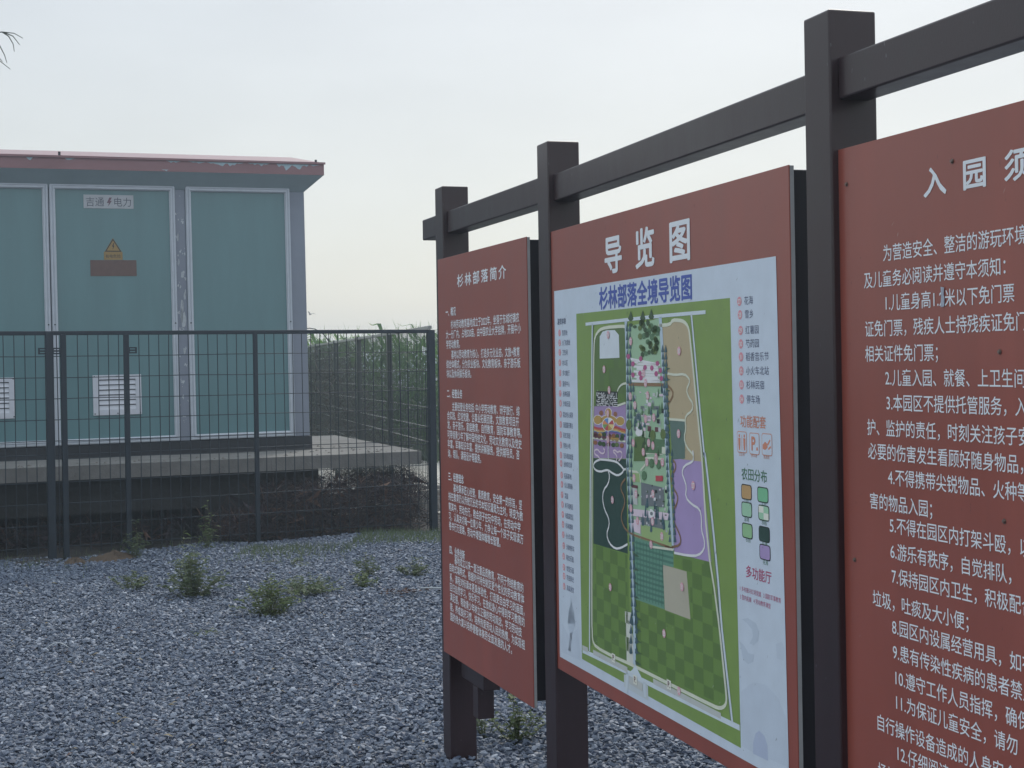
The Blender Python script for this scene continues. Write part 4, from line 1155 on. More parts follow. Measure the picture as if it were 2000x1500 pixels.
 ('B','map_badge',13,'badge',(808,1093),'18'),
 ('B','map_badge',13,'badge',(870,1061),'20'),
 ('B','map_badge',13,'badge',(795,1032),'21'),
 ('B','map_badge',13,'badge',(486,881),'25'),
 ('B','map_badge',13,'badge',(1074,1204),'27'),
 ('B','map_badge',13,'badge',(995,950),'31'),
 ('B','map_badge',13,'badge',(874,816),'25'),
 ('B','map_badge',13,'badge',(965,689),'34'),
 ('K','map_badge',14,'badgew',(503,688),'P'),
 ('K','map_badge',14,'badgew',(666,659),'P'),
 ('K','map_badge',14,'badgew',(901,692),'P'),
 ('E','legend',3,'badge2',(73,1595),'1','售票处',27),
 ('E','legend',3,'badge2',(72,1565),'2','大门检票处',27),
 ('E','legend',3,'badge2',(72,1536),'3','卫生间',27),
 ('E','legend',3,'badge2',(71,1505),'4','办公区',27),
 ('E','legend',3,'badge2',(71,1474),'5','多功能厅',27),
 ('E','legend',3,'badge2',(70,1442),'6','服务中心',27),
 ('E','legend',3,'badge2',(70,1412),'7','丛林拓展',27),
 ('E','legend',3,'badge2',(71,1382),'8','沙滩乐园',27),
 ('E','legend',3,'badge2',(70,1349),'9','霍比特人探洞',27),
 ('E','legend',3,'badge2',(70,1318),'10','田园露天舞台',27),
 ('E','legend',3,'badge2',(68,1287),'11','彩虹滑道',27),
 ('E','legend',3,'badge2',(68,1256),'12','特色小吃',27),
 ('E','legend',3,'badge2',(67,1225),'13','音乐喷泉城堡',27),
 ('E','legend',3,'badge2',(68,1200),'14','丛林彩虹滑',27),
 ('E','legend',3,'badge2',(71,1165),'15','拓展基地',27),
 ('E','legend',3,'badge2',(72,1137),'16','众人跷跷板',27),
 ('E','legend',3,'badge2',(72,1105),'17','菜园',27),
 ('E','legend',3,'badge2',(74,1076),'18','林下烧烤区',27),
 ('E','legend',3,'badge2',(76,1046),'19','帐篷露营区',27),
 ('E','legend',3,'badge2',(77,1016),'20','杉林魔网',27),
 ('E','legend',3,'badge2',(77,985),'21','小火车南站',27),
 ('E','legend',3,'badge2',(80,952),'22','沙滩地形车',27),
 ('E','legend',3,'badge2',(78,920),'23','萌宠乐园',27),
 ('E','legend',3,'badge2',(79,887),'24','戏雪乐园',27),
 ('E','legend',3,'badge2',(79,860),'25','农田风光',27),
 ('E','legend',3,'badge2',(78,829),'26','高粱迷宫',27),
 ('T','legend',3,'ink',(54,1622),'游览体验',27),
 ('E','legend',3,'badge2',(1346,1634),'27','花海',27),
 ('E','legend',3,'badge2',(1348,1604),'28','雪乡',27),
 ('E','legend',3,'badge2',(1350,1569),'29','红薯园',27),
 ('E','legend',3,'badge2',(1350,1539),'30','芍药园',27),
 ('E','legend',3,'badge2',(1350,1510),'31','稻香音乐节',27),
 ('E','legend',3,'badge2',(1350,1479),'32','小火车北站',27),
 ('E','legend',3,'badge2',(1350,1448),'33','杉林民宿',27),
 ('E','legend',3,'badge2',(1350,1416),'34','停车场',27),
 ('T','legend',3,'orange2',(1340,1356),'功能配套',38),
 ('T','legend',3,'green2',(1342,1239),'农田分布',38),
 ('T','legend',3,'crimson',(1356,1023),'多功能厅',38),
 ('I','legend_icon',3,'orange2',(1348,1320),'wc'),
 ('I','legend_icon',3,'orange2',(1411,1319),'park'),
 ('I','legend_icon',3,'orange2',(1473,1320),'hand'),
 ('T','legend',3,'orange2',(1330,1290),'卫生间',13),
 ('T','legend',3,'orange2',(1393,1290),'停车场',13),
 ('T','legend',3,'orange2',(1455,1290),'售票处',13),
 ('S','legend_swatch',3,'tan2',(1367,1210)),
 ('T','legend',3,'green2',(1354,1188),'芍药',15),
 ('S','legend_swatch',3,'jade',(1449,1210)),
 ('T','legend',3,'green2',(1440,1188),'玉米',15),
 ('S','legend_swatch',3,'mint',(1367,1171)),
 ('T','legend',3,'green2',(1353,1145),'菜地',15),
 ('S','legend_swatch',3,'check',(1452,1171)),
 ('T','legend',3,'green2',(1441,1146),'水稻',15),
 ('S','legend_swatch',3,'mint2',(1368,1124)),
 ('T','legend',3,'green2',(1359,1100),'农田',15),
 ('S','legend_swatch',3,'deep',(1453,1125)),
 ('T','legend',3,'green2',(1443,1101),'红薯',15),
 ('S','legend_swatch',3,'purple2',(1455,1086)),
 ('T','legend',3,'green2',(1444,1060),'花海',15),
 ('T','legend',3,'crimson',(1323,987),'1 乡村振兴红培党建   2 国防军事教育',15),
 ('T','legend',3,'crimson',(1324,968),'3 室内拓展   4 劳动教育课堂',15),
 ('P','map_ornament',2,'pale1',[(144,792),(166,765),(175,730),(151,703),(138,671),(131,640),(107,642),(127,688),(106,722),(119,758)]),
 ('P','map_ornament',2,'pale1',[(139,813),(148,783),(169,762),(173,731),(108,721),(112,753),(132,780)]),
 ('P','map_ornament',2,'pale2',[(52,714),(104,688),(198,718),(221,630),(44,625)]),
 ('P','map_ornament',2,'pale1',[(1332,923),(1365,930),(1403,925),(1418,908),(1414,888),(1389,874),(1370,875),(1389,893),(1384,908),(1358,918)]),
 ('P','map_ornament',2,'pale1',[(1317,872),(1343,865),(1362,852),(1391,854),(1387,837),(1361,827),(1336,833)]),
 ('P','map_ornament',2,'pale2',[(1500,895),(1530,905),(1541,891),(1534,866),(1505,866)]),
 ('P','map_ornament',2,'pale2',[(1320,757),(1386,792),(1448,799),(1508,781),(1542,748),(1544,670),(1552,645),(1380,636),(1322,636)]),
 ('P','map_ornament',3,'pale3',[(1380,633),(1381,658),(1394,681),(1413,691),(1438,685),(1452,667),(1454,635)]),
]
# ------------------------------------------------------------------ printed map on the wide board
PC = dict(panel=(194, 206, 220), field=(122, 152, 66), dkgreen=(88, 116, 58), ice=(205, 214, 236), purple=(160, 132, 178), purple2=(166, 142, 192), deep=(40, 72, 64), chk=(104, 138, 56), chk2=(90, 122, 52),
          park=(152, 188, 150), park2=(150, 178, 110), tan=(182, 164, 126), tan2=(190, 150, 92), teal_grey=(92, 118, 108), teal=(98, 150, 126), teal2=(74, 126, 108), greytan=(178, 172, 150), palest=(205, 208, 196), plaza=(190, 200, 205),
          black=(32, 40, 40), white=(222, 228, 228), ochre=(186, 146, 60), brown=(150, 96, 60), yellow=(222, 196, 120), red=(190, 66, 76), green=(112, 160, 84), orange=(214, 130, 66), blue2=(84, 132, 196), violet=(130, 92, 160),
          treedk=(56, 84, 50), treeolive=(98, 120, 60), treemid=(84, 122, 84), maroon=(104, 58, 66), road=(200, 212, 220), cream=(208, 212, 190), roaddk=(92, 104, 120), avenue=(176, 196, 210), hatch=(186, 190, 186), brownp=(140, 106, 72), pinkw=(216, 196, 208),
          spruce=(66, 98, 108), shadow=(68, 96, 72), magenta=(180, 78, 130), greyl=(168, 176, 182), roofg=(110, 118, 122), badge=(220, 160, 172), badge2=(220, 138, 150), badgew=(226, 222, 206), ink=(74, 84, 118), orange2=(206, 128, 98), green2=(70, 120, 90), crimson=(178, 62, 108),
          jade=(112, 186, 138), mint=(152, 200, 164), mint2=(140, 188, 132), pale1=(182, 195, 210), pale2=(188, 200, 215), pale3=(172, 184, 208), blue=(58, 84, 172))
def pm(c):
    k = 1.2
    col = srgb(*PC[c])
    gm = 0.3 * col[0] + 0.5 * col[1] + 0.2 * col[2]
    col = tuple(0.86 * v + 0.14 * gm for v in col)
    return mat('print_' + c, tuple(min(0.86, v * k) for v in col), 0.36, 0.05 if c != 'field' else 0.09, 18, spec=0.5, speck=(0.05, 0.06, 0.06) if c in ('panel', 'field', 'tan', 'chk', 'purple2') else None, speck_amt=-0.005, speck_scale=60)
YP = 0.0066                                    # just in front of the red sheet
LAY = lambda k: YP - 0.0005 - k * 0.00016
pan = MB()
pan.face([(0.026, LAY(0), 0.607), (1.552, LAY(0), 0.607), (1.529, LAY(0), 1.7215), (0.026, LAY(0), 1.7235)])
panel = pan.build('map_panel', pm('panel'), B2)
parts = {}
def prt(part, c):
    d = parts.setdefault(part, (MB(), []))
    if c not in d[1]:
        d[1].append(c)
    return d[0], d[1].index(c)
def polygon(part, lay, c, pts):
    mb, mi = prt(part, c)
    mb.face([(x / 1000, LAY(lay), z / 1000) for x, z in pts], mi)
def strip(part, lay, c, w, pts):
    mb, mi = prt(part, c)
    P = [Vector((x / 1000, z / 1000)) for x, z in pts]
    if len(P) > 2:                            # round the corners once
        Q = [P[0]]
        for i in range(len(P) - 1):
            Q += [P[i] * 0.75 + P[i + 1] * 0.25, P[i] * 0.25 + P[i + 1] * 0.75]
        P = Q + [P[-1]]
    h = w / 2000
    Lf, Rt = [], []
    for i, p in enumerate(P):
        d = P[min(i + 1, len(P) - 1)] - P[max(i - 1, 0)]
        if d.length < 1e-6:
            d = Vector((1, 0))
        d.normalize()
        n = Vector((-d.y, d.x)) * h
        Lf.append(p + n)
        Rt.append(p - n)
    k = len(mb.v)
    yy = LAY(lay)
    for q, r_ in zip(Lf, Rt):
        mb.v += [(q.x, yy, q.y), (r_.x, yy, r_.y)]
    for i in range(len(P) - 1):
        mb.f.append((k + 2 * i, k + 2 * i + 1, k + 2 * i + 3, k + 2 * i + 2))
        mb.m.append(mi)
def disc(part, lay, c, x, z, rx, rz, n=14):
    polygon(part, lay, c, [((x + rx * math.cos(2 * math.pi * j / n)), (z + rz * math.sin(2 * math.pi * j / n))) for j in range(n)])
def ptext(part, lay, c, body, x, z, em, sx=1.0, bold=0.0, center=False, fit=None):
    mb, mi = prt(part, c)
    text(mb, body, x / 1000, z / 1000, em / 1000, LAY(lay), sx=sx, bold=bold, mi=mi, center=center, fit=fit)
polygon('map_ground', 1, 'field', [(232, 637), (1316, 630), (1296, 1644), (230, 1647)])
CHK = []
for it in MAP:
    k = it[0]
    if k == 'P':
        polygon(it[1], it[2], it[3], it[4])
        if it[3] == 'chk':
            CHK.append(it[4])
    elif k == 'L':
        strip(it[1], it[2], it[3], it[4], it[5])
    elif k == 'B':
        x, z = it[4]
        disc('map_badge', 13, 'badge', x, z, 11, 11, 12)
        ptext('map_number', 14, 'white', it[5], x, z - 6, 17, bold=0.02, center=True)
    elif k == 'K':
        x, z = it[4]
        polygon('map_badge', 13, 'badgew', [(x - 14, z - 12), (x + 14, z - 12), (x + 14, z + 12), (x - 14, z + 12)])
        ptext('map_number', 14, 'maroon', 'P.', x, z - 7, 22, bold=0.02, center=True)
    elif k == 'E':
        x, z = it[4]
        disc('legend_badge', 3, 'badge2', x, z, 11.5, 10.5)
        ptext('legend_number', 4, 'white', it[5], x, z - 5.5, 15, bold=0.02, center=True)
        ptext('legend_lettering', 3, 'ink', it[6], x + 24, z - 7.5, 20.5 if x > 900 else 18.5, sx=1.12 if x > 900 else 0.92 if len(it[6]) < 5 else 0.82)
    elif k == 'T':
        x, z = it[4]
        ptext('legend_heading' if it[6] > 20 else 'legend_lettering', 3, it[3], it[5], x, z, {38: 29, 27: 20, 15: 12.5, 13: 10}[it[6]], sx=1.12 if it[6] == 38 else 1.0, bold=0.012 if it[6] > 20 else 0.0)
    elif k == 'S':
        x, z = it[4]
        def rr_(w, h, r_):
            return [(x + sx_ * (w - r_) + r_ * math.cos(an), z + sz_ * (h - r_) + r_ * math.sin(an)) for sx_, sz_, a0 in ((1, 1, 0), (-1, 1, 90), (-1, -1, 180), (1, -1, 270)) for an in (R(a0), R(a0 + 45), R(a0 + 90))]
        polygon('legend_swatch', 3, 'black', rr_(27, 17, 7))
        c = it[3]
        polygon('legend_swatch', 4, 'mint' if c == 'check' else c, rr_(24, 14.8, 6))
        if c == 'check':
            for qx, qz in ((-24, 0), (0, -14)):
                polygon('legend_swatch', 5, 'badgew', [(x + qx, z + qz), (x + qx + 24, z + qz), (x + qx + 24, z + qz + 14), (x + qx, z + qz + 14)])
    elif k == 'I':
        x, z = it[4]
        def ro_(w, h, r_):
            return [(x + sx_ * (w - r_) + r_ * math.cos(an), z + sz_ * (h - r_) + r_ * math.sin(an)) for sx_, sz_, a0 in ((1, 1, 0), (-1, 1, 90), (-1, -1, 180), (1, -1, 270)) for an in (R(a0), R(a0 + 45), R(a0 + 90))]
        polygon('legend_icon', 3, 'orange2', ro_(25, 24, 6))
        polygon('legend_icon', 4, 'panel', ro_(23, 22.3, 5))
        if it[5] == 'wc':
            for dx in (-13, 13):
                disc('legend_icon', 5, 'orange2', x + dx, z + 14, 4, 4, 10)
                polygon('legend_icon', 5, 'orange2', [(x + dx - 6, z + 9), (x + dx + 6, z + 9), (x + dx + 5, z - 6), (x + dx + 3, z - 18), (x + dx - 3, z - 18), (x + dx - 5, z - 6)])
            polygon('legend_icon', 5, 'orange2', [(x - 1, z - 18), (x + 1, z - 18), (x + 1, z + 16), (x - 1, z + 16)])
        elif it[5] == 'park':
            ptext('legend_icon', 5, 'orange2', 'P', x - 4, z - 14, 42, bold=0.03, center=True)
            polygon('legend_icon', 5, 'orange2', [(x + 9, z - 14), (x + 19, z - 14), (x + 17, z - 7), (x + 11, z - 7)])
        else:
            polygon('legend_icon', 5, 'orange2', [(x - 20, z - 10), (x - 8, z - 12), (x + 4, z - 6), (x + 2, z + 2), (x - 8, z + 6), (x - 20, z - 1)])
            polygon('legend_icon', 5, 'orange2', [(x + 2, z + 1), (x + 14, z + 12), (x + 18, z + 9), (x + 6, z - 2)])
            polygon('legend_icon', 5, 'orange2', [(x + 6, z - 8), (x + 18, z - 2), (x + 20, z - 6), (x + 8, z - 12)])
# chequered crop plots
for P in CHK:
    xs, zs = [p[0] for p in P], [p[1] for p in P]
    for i in range(30):
        for j in range(30):
            if (i + j) % 2:
                continue
            x, z = min(xs) - 20 + i * 58, min(zs) + j * 37
            q = [(x, z), (x + 58, z), (x + 58, z + 37), (x, z + 37)]
            if all(in_poly(px, pz, P) for px, pz in q):
                polygon('map_plots', 3, 'chk2', q)
            else:                             # clip the plot at the field edge
                sub = [(x + a_ * 14.5, z + b_ * 9.25) for a_ in range(4) for b_ in range(4)]
                for sx_, sz_ in sub:
                    if all(in_poly(px, pz, P) for px, pz in ((sx_, sz_), (sx_ + 14.5, sz_), (sx_ + 14.5, sz_ + 9.25), (sx_, sz_ + 9.25))):
                        polygon('map_plots', 3, 'chk2', [(sx_, sz_), (sx_ + 14.5, sz_), (sx_ + 14.5, sz_ + 9.25), (sx_, sz_ + 9.25)])
rg = random.Random(4)
for i in range(6):
    for j in range(5):
        if rg.random() < 0.5:
            x, z = 385 + i * 38, 1395 + j * 23
            polygon('map_plots', 3, 'chk2', [(x, z), (x + 38, z), (x + 38, z + 23), (x, z + 23)])
for i in range(17):                           # hedge maze print
    for j in range(7):
        x, z = 396 + i * 9.8, 1382 + j * 5.4
        if rg.random() < 0.55:
            polygon('map_maze', 5, 'white', [(x, z), (x + 10, z), (x + 10, z + 1.8), (x, z + 1.8)])
        if rg.random() < 0.5:
            polygon('map_maze', 5, 'white', [(x, z), (x + 3.4, z), (x + 3.4, z + 5.4), (x, z + 5.4)])
ptext('map_title', 3, 'blue', '杉林部落全境导览图', 430, 1657, 66, bold=0.026, fit=0.65)
for nm, (mb, cs) in parts.items():
    mb.build(nm, [pm(c) for c in cs], panel, 'stuff')
for c, x in (('导', 0.545), ('览', 0.779), ('图', 1.010)):
    t = MB()
    text(t, c, x, 1.757, 0.109, YP - 0.0006, sx=1.33, bold=0.024, center=True)
    t.build('title_character', M_WHITE, B2)
chips(panel, 0.05, 1.5, 0.65, 1.70, LAY(16), 130, 8, mat('chip_map', (0.10, 0.11, 0.12), 0.6))
chips(panel, 0.05, 1.5, 0.65, 1.70, LAY(16), 50, 9, mat('chip_pale', (0.6, 0.64, 0.66), 0.6))
# ------------------------------------------------------------------ concrete base of the substation
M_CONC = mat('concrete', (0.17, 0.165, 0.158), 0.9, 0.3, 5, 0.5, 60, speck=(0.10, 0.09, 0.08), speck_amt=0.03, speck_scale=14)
M_CONCD = mat('shade_dark_concrete', (0.036, 0.037, 0.038), 0.95, 0.4, 4, 0.6, 30)  # concrete with the shade under the slab put into its colour
base = thing('concrete_platform', 'raised concrete slab platform under the green substation, behind the fence', 'platform', (-0.87, 14.53, 0))
def bp(x, y):
    return (x + 0.87, y - 14.53)
F0, FR, BR = Vector((-0.87 - 3.42 * 1.75, 14.53 - 1.69 * 1.75)), Vector((-0.87, 14.53)), Vector((-2.11, 18.25))
BL = F0 + (BR - FR)
def prism(mb, quad, z0, z1):
    q = [bp(p.x, p.y) for p in quad]
    mb.raw([(x, y_, z0) for x, y_ in q] + [(x, y_, z1) for x, y_ in q], [(3, 2, 1, 0), (4, 5, 6, 7), (0, 1, 5, 4), (1, 2, 6, 5), (2, 3, 7, 6), (3, 0, 4, 7)])
m = MB()
prism(m, [F0, FR, BR, BL], 0.578, 0.70)
m.build('slab', M_CONC, base)
d1 = (FR - F0).normalized()
d2 = (BR - FR).normalized()
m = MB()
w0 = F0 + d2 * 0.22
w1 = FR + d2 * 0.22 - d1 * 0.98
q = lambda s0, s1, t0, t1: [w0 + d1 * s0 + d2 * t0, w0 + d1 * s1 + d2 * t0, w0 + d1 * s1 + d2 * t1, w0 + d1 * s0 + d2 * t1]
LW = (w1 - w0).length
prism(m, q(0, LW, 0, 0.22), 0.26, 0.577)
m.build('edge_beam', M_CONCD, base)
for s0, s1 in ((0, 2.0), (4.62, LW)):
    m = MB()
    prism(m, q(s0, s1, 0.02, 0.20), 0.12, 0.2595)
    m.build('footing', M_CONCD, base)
for q_, z1 in ((q(0, LW, 0.9, 1.1), 0.577), (q(LW - 0.24, LW, 0.22, 0.89), 0.5765), (q(LW - 0.24, LW, 1.11, 3.3), 0.5765)):  # inner wall added behind the openings so no light comes through
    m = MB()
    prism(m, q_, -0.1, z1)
    m.build('foundation_light_block', M_CONCD, base)
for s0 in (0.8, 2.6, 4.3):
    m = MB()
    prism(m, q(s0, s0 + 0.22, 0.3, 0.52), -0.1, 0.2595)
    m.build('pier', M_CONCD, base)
# rubble lying on the slab
rb = MB()
rg = random.Random(5)
for i in range(120):
    s_ = rg.uniform(-0.1, 5.6)
    t_ = abs(rg.gauss(0, 0.28)) + 0.05
    p = FR - d1 * s_ + d2 * t_
    if rg.random() < 0.25:
        p = FR - d1 * rg.uniform(0.1, 1.2) + d2 * rg.uniform(0.1, 1.6)
    x, y_ = bp(p.x, p.y)
    r_ = rg.uniform(0.006, 0.02)
    k = []
    for j in range(5):
        an = j * 1.256 + rg.uniform(-0.3, 0.3)
        k.append((x + r_ * 1.5 * math.cos(an), y_ + r_ * math.sin(an), 0.6985))
    rb.raw(k + [(x + rg.uniform(-r_, r_) * 0.4, y_, 0.70 + r_ * rg.uniform(0.5, 1.1))], [(0, 1, 5), (1, 2, 5), (2, 3, 5), (3, 4, 5), (4, 0, 5)])
rb.build('rubble', mat('rubble', (0.16, 0.15, 0.14), 0.95, 0.4, 30), base, kind='stuff')

# ------------------------------------------------------------------ the transformer substation
M_WALL = mat('grey_wall_paint', (0.21, 0.235, 0.29), 0.5, 0.10, 3, 0.05, 80, spec=0.6, speck=(0.52, 0.55, 0.58), speck_amt=-0.02, speck_scale=9)
M_PILL = mat('peeling_pillar_paint', (0.21, 0.235, 0.29), 0.5, 0.10, 3, spec=0.6, speck=(0.50, 0.53, 0.56), speck_amt=0.115, speck_scale=11, stretch=(1, 1, 0.6))
M_DOOR = mat('teal_panel_paint', (0.100, 0.205, 0.225), 0.32, 0.09, 1.6, spec=0.5, coat=0.3, stretch=(3, 3, 0.5))
M_TRIM = mat('pale_aluminium_trim', (0.50, 0.54, 0.60), 0.38, 0.06, 12, spec=0.6)
M_ROOF = mat('red_roof_paint', (0.25, 0.135, 0.145), 0.42, 0.12, 4, spec=0.5, speck=(0.36, 0.46, 0.50), speck_amt=0.05, speck_scale=7, stretch=(0.6, 1, 1))
M_PLIN = mat('black_plinth', (0.016, 0.018, 0.024), 0.6, 0.3, 8)
M_SOFF = mat('soffit_glare_paint', (0.30, 0.37, 0.40), 0.5, 0.08, 4)  # made lighter than the wall, glare painted into the colour
YAW = R(22)
HL, HD = 5.35, 2.3
sub = thing('transformer_substation', 'teal panelled transformer kiosk with faded red roof on concrete slab', 'substation', (-2.005, 15.15, 0), (0, -0.0085, YAW))
bevel_box('plinth', -HL - 0.02, 0.02, -0.02, HD + 0.02, 0.702, 0.835, M_PLIN, sub, 0.004)
bevel_box('wall', -HL, 0, 0, HD, 0.8351, 3.27, M_WALL, sub, 0.006)
# roof: sloping soffit, fascia and low gable
def ring(e, z):
    return [(-HL - e, -e, z), (e, -e, z), (e, HD + e, z), (-HL - e, HD + e, z)]
m = MB()
r0, r1 = ring(0.003, 3.235), ring(0.168, 3.388)
for i in range(4):
    j = (i + 1) % 4
    m.face([r0[i], r0[j], r1[j], r1[i]])
m.build('soffit', M_SOFF, sub)
m = MB()
r2 = ring(0.170, 3.508)
r1b = ring(0.170, 3.387)
for i in range(4):
    j = (i + 1) % 4
    m.face([r1b[i], r1b[j], r2[j], r2[i]])
ra, rb_ = (-HL - 0.17, HD / 2, 3.735), (0.17, HD / 2, 3.735)
m.face([r2[0], r2[1], rb_, ra])
m.face([r2[2], r2[3], ra, rb_])
m.face([r2[1], r2[2], rb_])
m.face([r2[3], r2[0], ra])
roof = m.build('roof', M_ROOF, sub)
# drip edge: thin lip along the eave
m = MB()
m.box(-HL - 0.182, 0.182, -0.184, -0.1705, 3.492, 3.512)
m.build('drip_edge', M_ROOF, roof)
for u, yy in ((-2.32, -0.10), (0.13, -0.02)):
    m = MB()
    m.tube([(u, yy, 3.52), (u, yy, 3.556)], 0.012, 6)
    m.build('roof_screw', M_PLIN, roof)
# peeled flakes of paint on the fascia
rg = random.Random(12)
M_FLAKE = mat('bare_primer', (0.34, 0.45, 0.50), 0.6, 0.15, 20)
fl = MB()
def flake(u0, u1, z1, dep, seed):
    r_ = random.Random(seed)
    n = max(5, int((u1 - u0) / 0.022))
    top = [(u0 + (u1 - u0) * i / n, -0.1712, z1) for i in range(n + 1)]
    bot = []
    for i in range(n + 1):
        k = i / n
        dz = dep * (0.2 + 0.8 * r_.random()) * math.sin(math.pi * min(1, max(0.02, k)))
        bot.append((u0 + (u1 - u0) * k, -0.1712, z1 - dz))
    for i in range(n):
        fl.face([bot[i], bot[i + 1], top[i + 1], top[i]])
for a_ in ((-0.98, -0.62, 3.487, 0.045, 1), (-0.30, -0.14, 3.487, 0.075, 2), (-0.16, 0.02, 3.487, 0.07, 3), (0.02, 0.13, 3.487, 0.03, 4), (-2.62, -2.56, 3.489, 0.03, 5), (-2.28, -2.18, 3.489, 0.03, 6), (-1.36, -1.22, 3.489, 0.03, 7), (-0.58, -0.36, 3.488, 0.03, 8), (-1.40, -1.33, 3.405, 0.018, 9), (-1.15, -0.98, 3.488, 0.02, 10), (-3.4, -3.1, 3.488, 0.04, 11), (-4.4, -4.2, 3.488, 0.04, 12)):
    flake(*a_)
fl.build('paint_flakes', M_FLAKE, roof, 'stuff')

def door(u0, u1, z0=0.842, z1=3.272, hinge=True):
    d = bevel_box('door', u0, u1, -0.012, -0.0005, z0, z1, M_DOOR, sub, 0.002, 1)
    w = 0.052
    f = MB()                                  # moulded trim: one profile run round the panel
    prof = ((0.0, -0.0125), (0.0, -0.030), (0.006, -0.030), (0.008, -0.038), (0.017, -0.038), (0.019, -0.030), (0.029, -0.030), (0.032, -0.042), (0.043, -0.042), (0.046, -0.028), (w, -0.026), (w, -0.0125))
    for o_, yy_ in prof:
        f.v += [(u0 + o_, yy_, z0 + o_), (u1 - o_, yy_, z0 + o_), (u1 - o_, yy_, z1 - o_), (u0 + o_, yy_, z1 - o_)]
    for i in range(len(prof) - 1):
        for j in range(4):
            a_, b_ = i * 4 + j, i * 4 + (j + 1) % 4
            f.f.append((a_, b_, b_ + 4, a_ + 4))
            f.m.append(0)
    f.build('door_frame', M_TRIM, d)
    sc = MB()
    for uu in (u0 + 0.022, u1 - 0.022):
        for zz in (z0 + 1.12,):
            sc.box(uu - 0.006, uu + 0.006, -0.0435, -0.0412, zz - 0.006, zz + 0.006)
    sc.build('frame_screws', M_PLIN, d, 'stuff')
    return d
D3 = door(-1.160, -0.145)
D2 = door(-2.412, -1.262)
D1 = door(-3.575, -2.425)
D0 = door(-4.69, -3.68)
bevel_box('corner_post', -0.143, 0.004, -0.010, -0.0005, 0.838, 3.234, M_WALL, sub, 0.002, 1)
bevel_box('pillar', -1.260, -1.162, -0.010, -0.0005, 0.838, 3.234, M_PILL, sub, 0.002, 1)
pk = MB()
rg = random.Random(21)
for cx, cz, rx, rz, n in ((-1.205, 2.42, 0.022, 0.05, 1), (-1.215, 2.12, 0.022, 0.10, 1), (-1.20, 1.98, 0.035, 0.12, 1), (-1.238, 2.78, 0.010, 0.07, 1), (-1.235, 2.55, 0.008, 0.05, 1), (-1.185, 2.22, 0.014, 0.07, 1), (-1.225, 2.31, 0.01, 0.02, 1), (-1.23, 2.95, 0.006, 0.014, 1), (-1.20, 1.70, 0.018, 0.05, 1), (-1.24, 1.90, 0.01, 0.04, 1), (-1.21, 2.66, 0.005, 0.01, 1)):
    for rep in range(3):
        ox, oz = (rg.uniform(-rx, rx) * 0.7, rg.uniform(-rz, rz) * 0.7) if rep else (0, 0)
        k = 0.75 if rep == 0 else 0.4
        pk.face([(min(-1.164, max(-1.258, cx + ox + rx * k * rg.uniform(0.6, 1.1) * math.cos(t_ * 0.628))), -0.0108, cz + oz + rz * k * rg.uniform(0.6, 1.1) * math.sin(t_ * 0.628)) for t_ in range(10)])
pk.build('pillar_flakes', mat('flake_white', (0.44, 0.47, 0.50), 0.7, 0.15, 30), sub, 'stuff')
def vent(u0, u1, z0, z1):
    v = MB()
    y0, y1, w = -0.030, -0.0122, 0.052
    v.box(u0, u0 + w, y0, y1, z0, z1)
    v.box(u1 - w, u1, y0, y1, z0, z1)
    v.box(u0 + w, u1 - w, y0 + 0.0003, y1, z0, z0 + w)
    v.box(u0 + w, u1 - w, y0 + 0.0003, y1, z1 - w * 0.8, z1)
    o = v.build('vent', mat('vent_paint', (0.55, 0.57, 0.63), 0.45, 0.08, 20), sub)
    n = 6
    zi0, zi1 = z0 + w, z1 - w * 0.8
    for k in range(n):
        s_ = MB()
        p = (zi1 - zi0) / n
        za, zb = zi0 + k * p, zi0 + (k + 1) * p
        s_.raw([(u0 + w, -0.028, za), (u1 - w, -0.028, za), (u1 - w, -0.0145, zb - p * 0.18), (u0 + w, -0.0145, zb - p * 0.18), (u0 + w, -0.0255, za - 0.001), (u1 - w, -0.0255, za - 0.001), (u1 - w, -0.0128, zb - p * 0.22), (u0 + w, -0.0128, zb - p * 0.22)],
               [(0, 1, 2, 3), (7, 6, 5, 4), (0, 4, 5, 1), (3, 2, 6, 7)])
        s_.build('slat', MATS['vent_paint'], o)
    bk = MB()
    bk.face([(u0 + w, -0.0124, zi0), (u1 - w, -0.0124, zi0), (u1 - w, -0.0124, zi1), (u0 + w, -0.0124, zi1)])
    bk.build('vent_shade_sheet', M_PLIN, o)  # black sheet painted in for the shade behind the slats
    sc = MB()
    for uu in (u0 + 0.014, (u0 + u1) / 2, u1 - 0.014):
        for zz in (z0 + 0.014, z1 - 0.014):
            sc.box(uu - 0.005, uu + 0.005, -0.0325, -0.0302, zz - 0.005, zz + 0.005)
    sc.build('vent_screws', M_PLIN, o, 'stuff')
vent(-2.062, -1.618, 1.108, 1.484)
vent(-3.20, -2.757, 1.108, 1.484)
# name plate, warning sign and brown plate stuck on the middle door
pl = bevel_box('name_plate', -2.105, -1.646, -0.0165, -0.0125, 3.046, 3.174, mat('plate_white', (0.42, 0.44, 0.47), 0.5, 0.08, 12), sub, 0.0012, 1)
t = MB()
yy = -0.0172
text(t, '吉通', -2.088, 3.073, 0.093, yy, sx=0.93)
text(t, '电力', -1.835, 3.073, 0.093, yy, sx=0.93)
t.build('plate_lettering', mat('plate_ink', (0.09, 0.10, 0.13), 0.5), pl, 'stuff')
t = MB()
t.face([(-1.868, yy, 3.150), (-1.845, yy, 3.150), (-1.862, yy, 3.118), (-1.846, yy, 3.118), (-1.885, yy, 3.062), (-1.873, yy, 3.098), (-1.893, yy, 3.098)])
t.build('lightning_mark', mat('plate_bolt', (0.16, 0.09, 0.12), 0.5), pl)
M_YEL = mat('warning_yellow', (0.30, 0.20, 0.075), 0.5, 0.1, 14)
m = MB()
m.box(-1.930, -1.760, -0.0160, -0.0125, 2.565, 2.638)
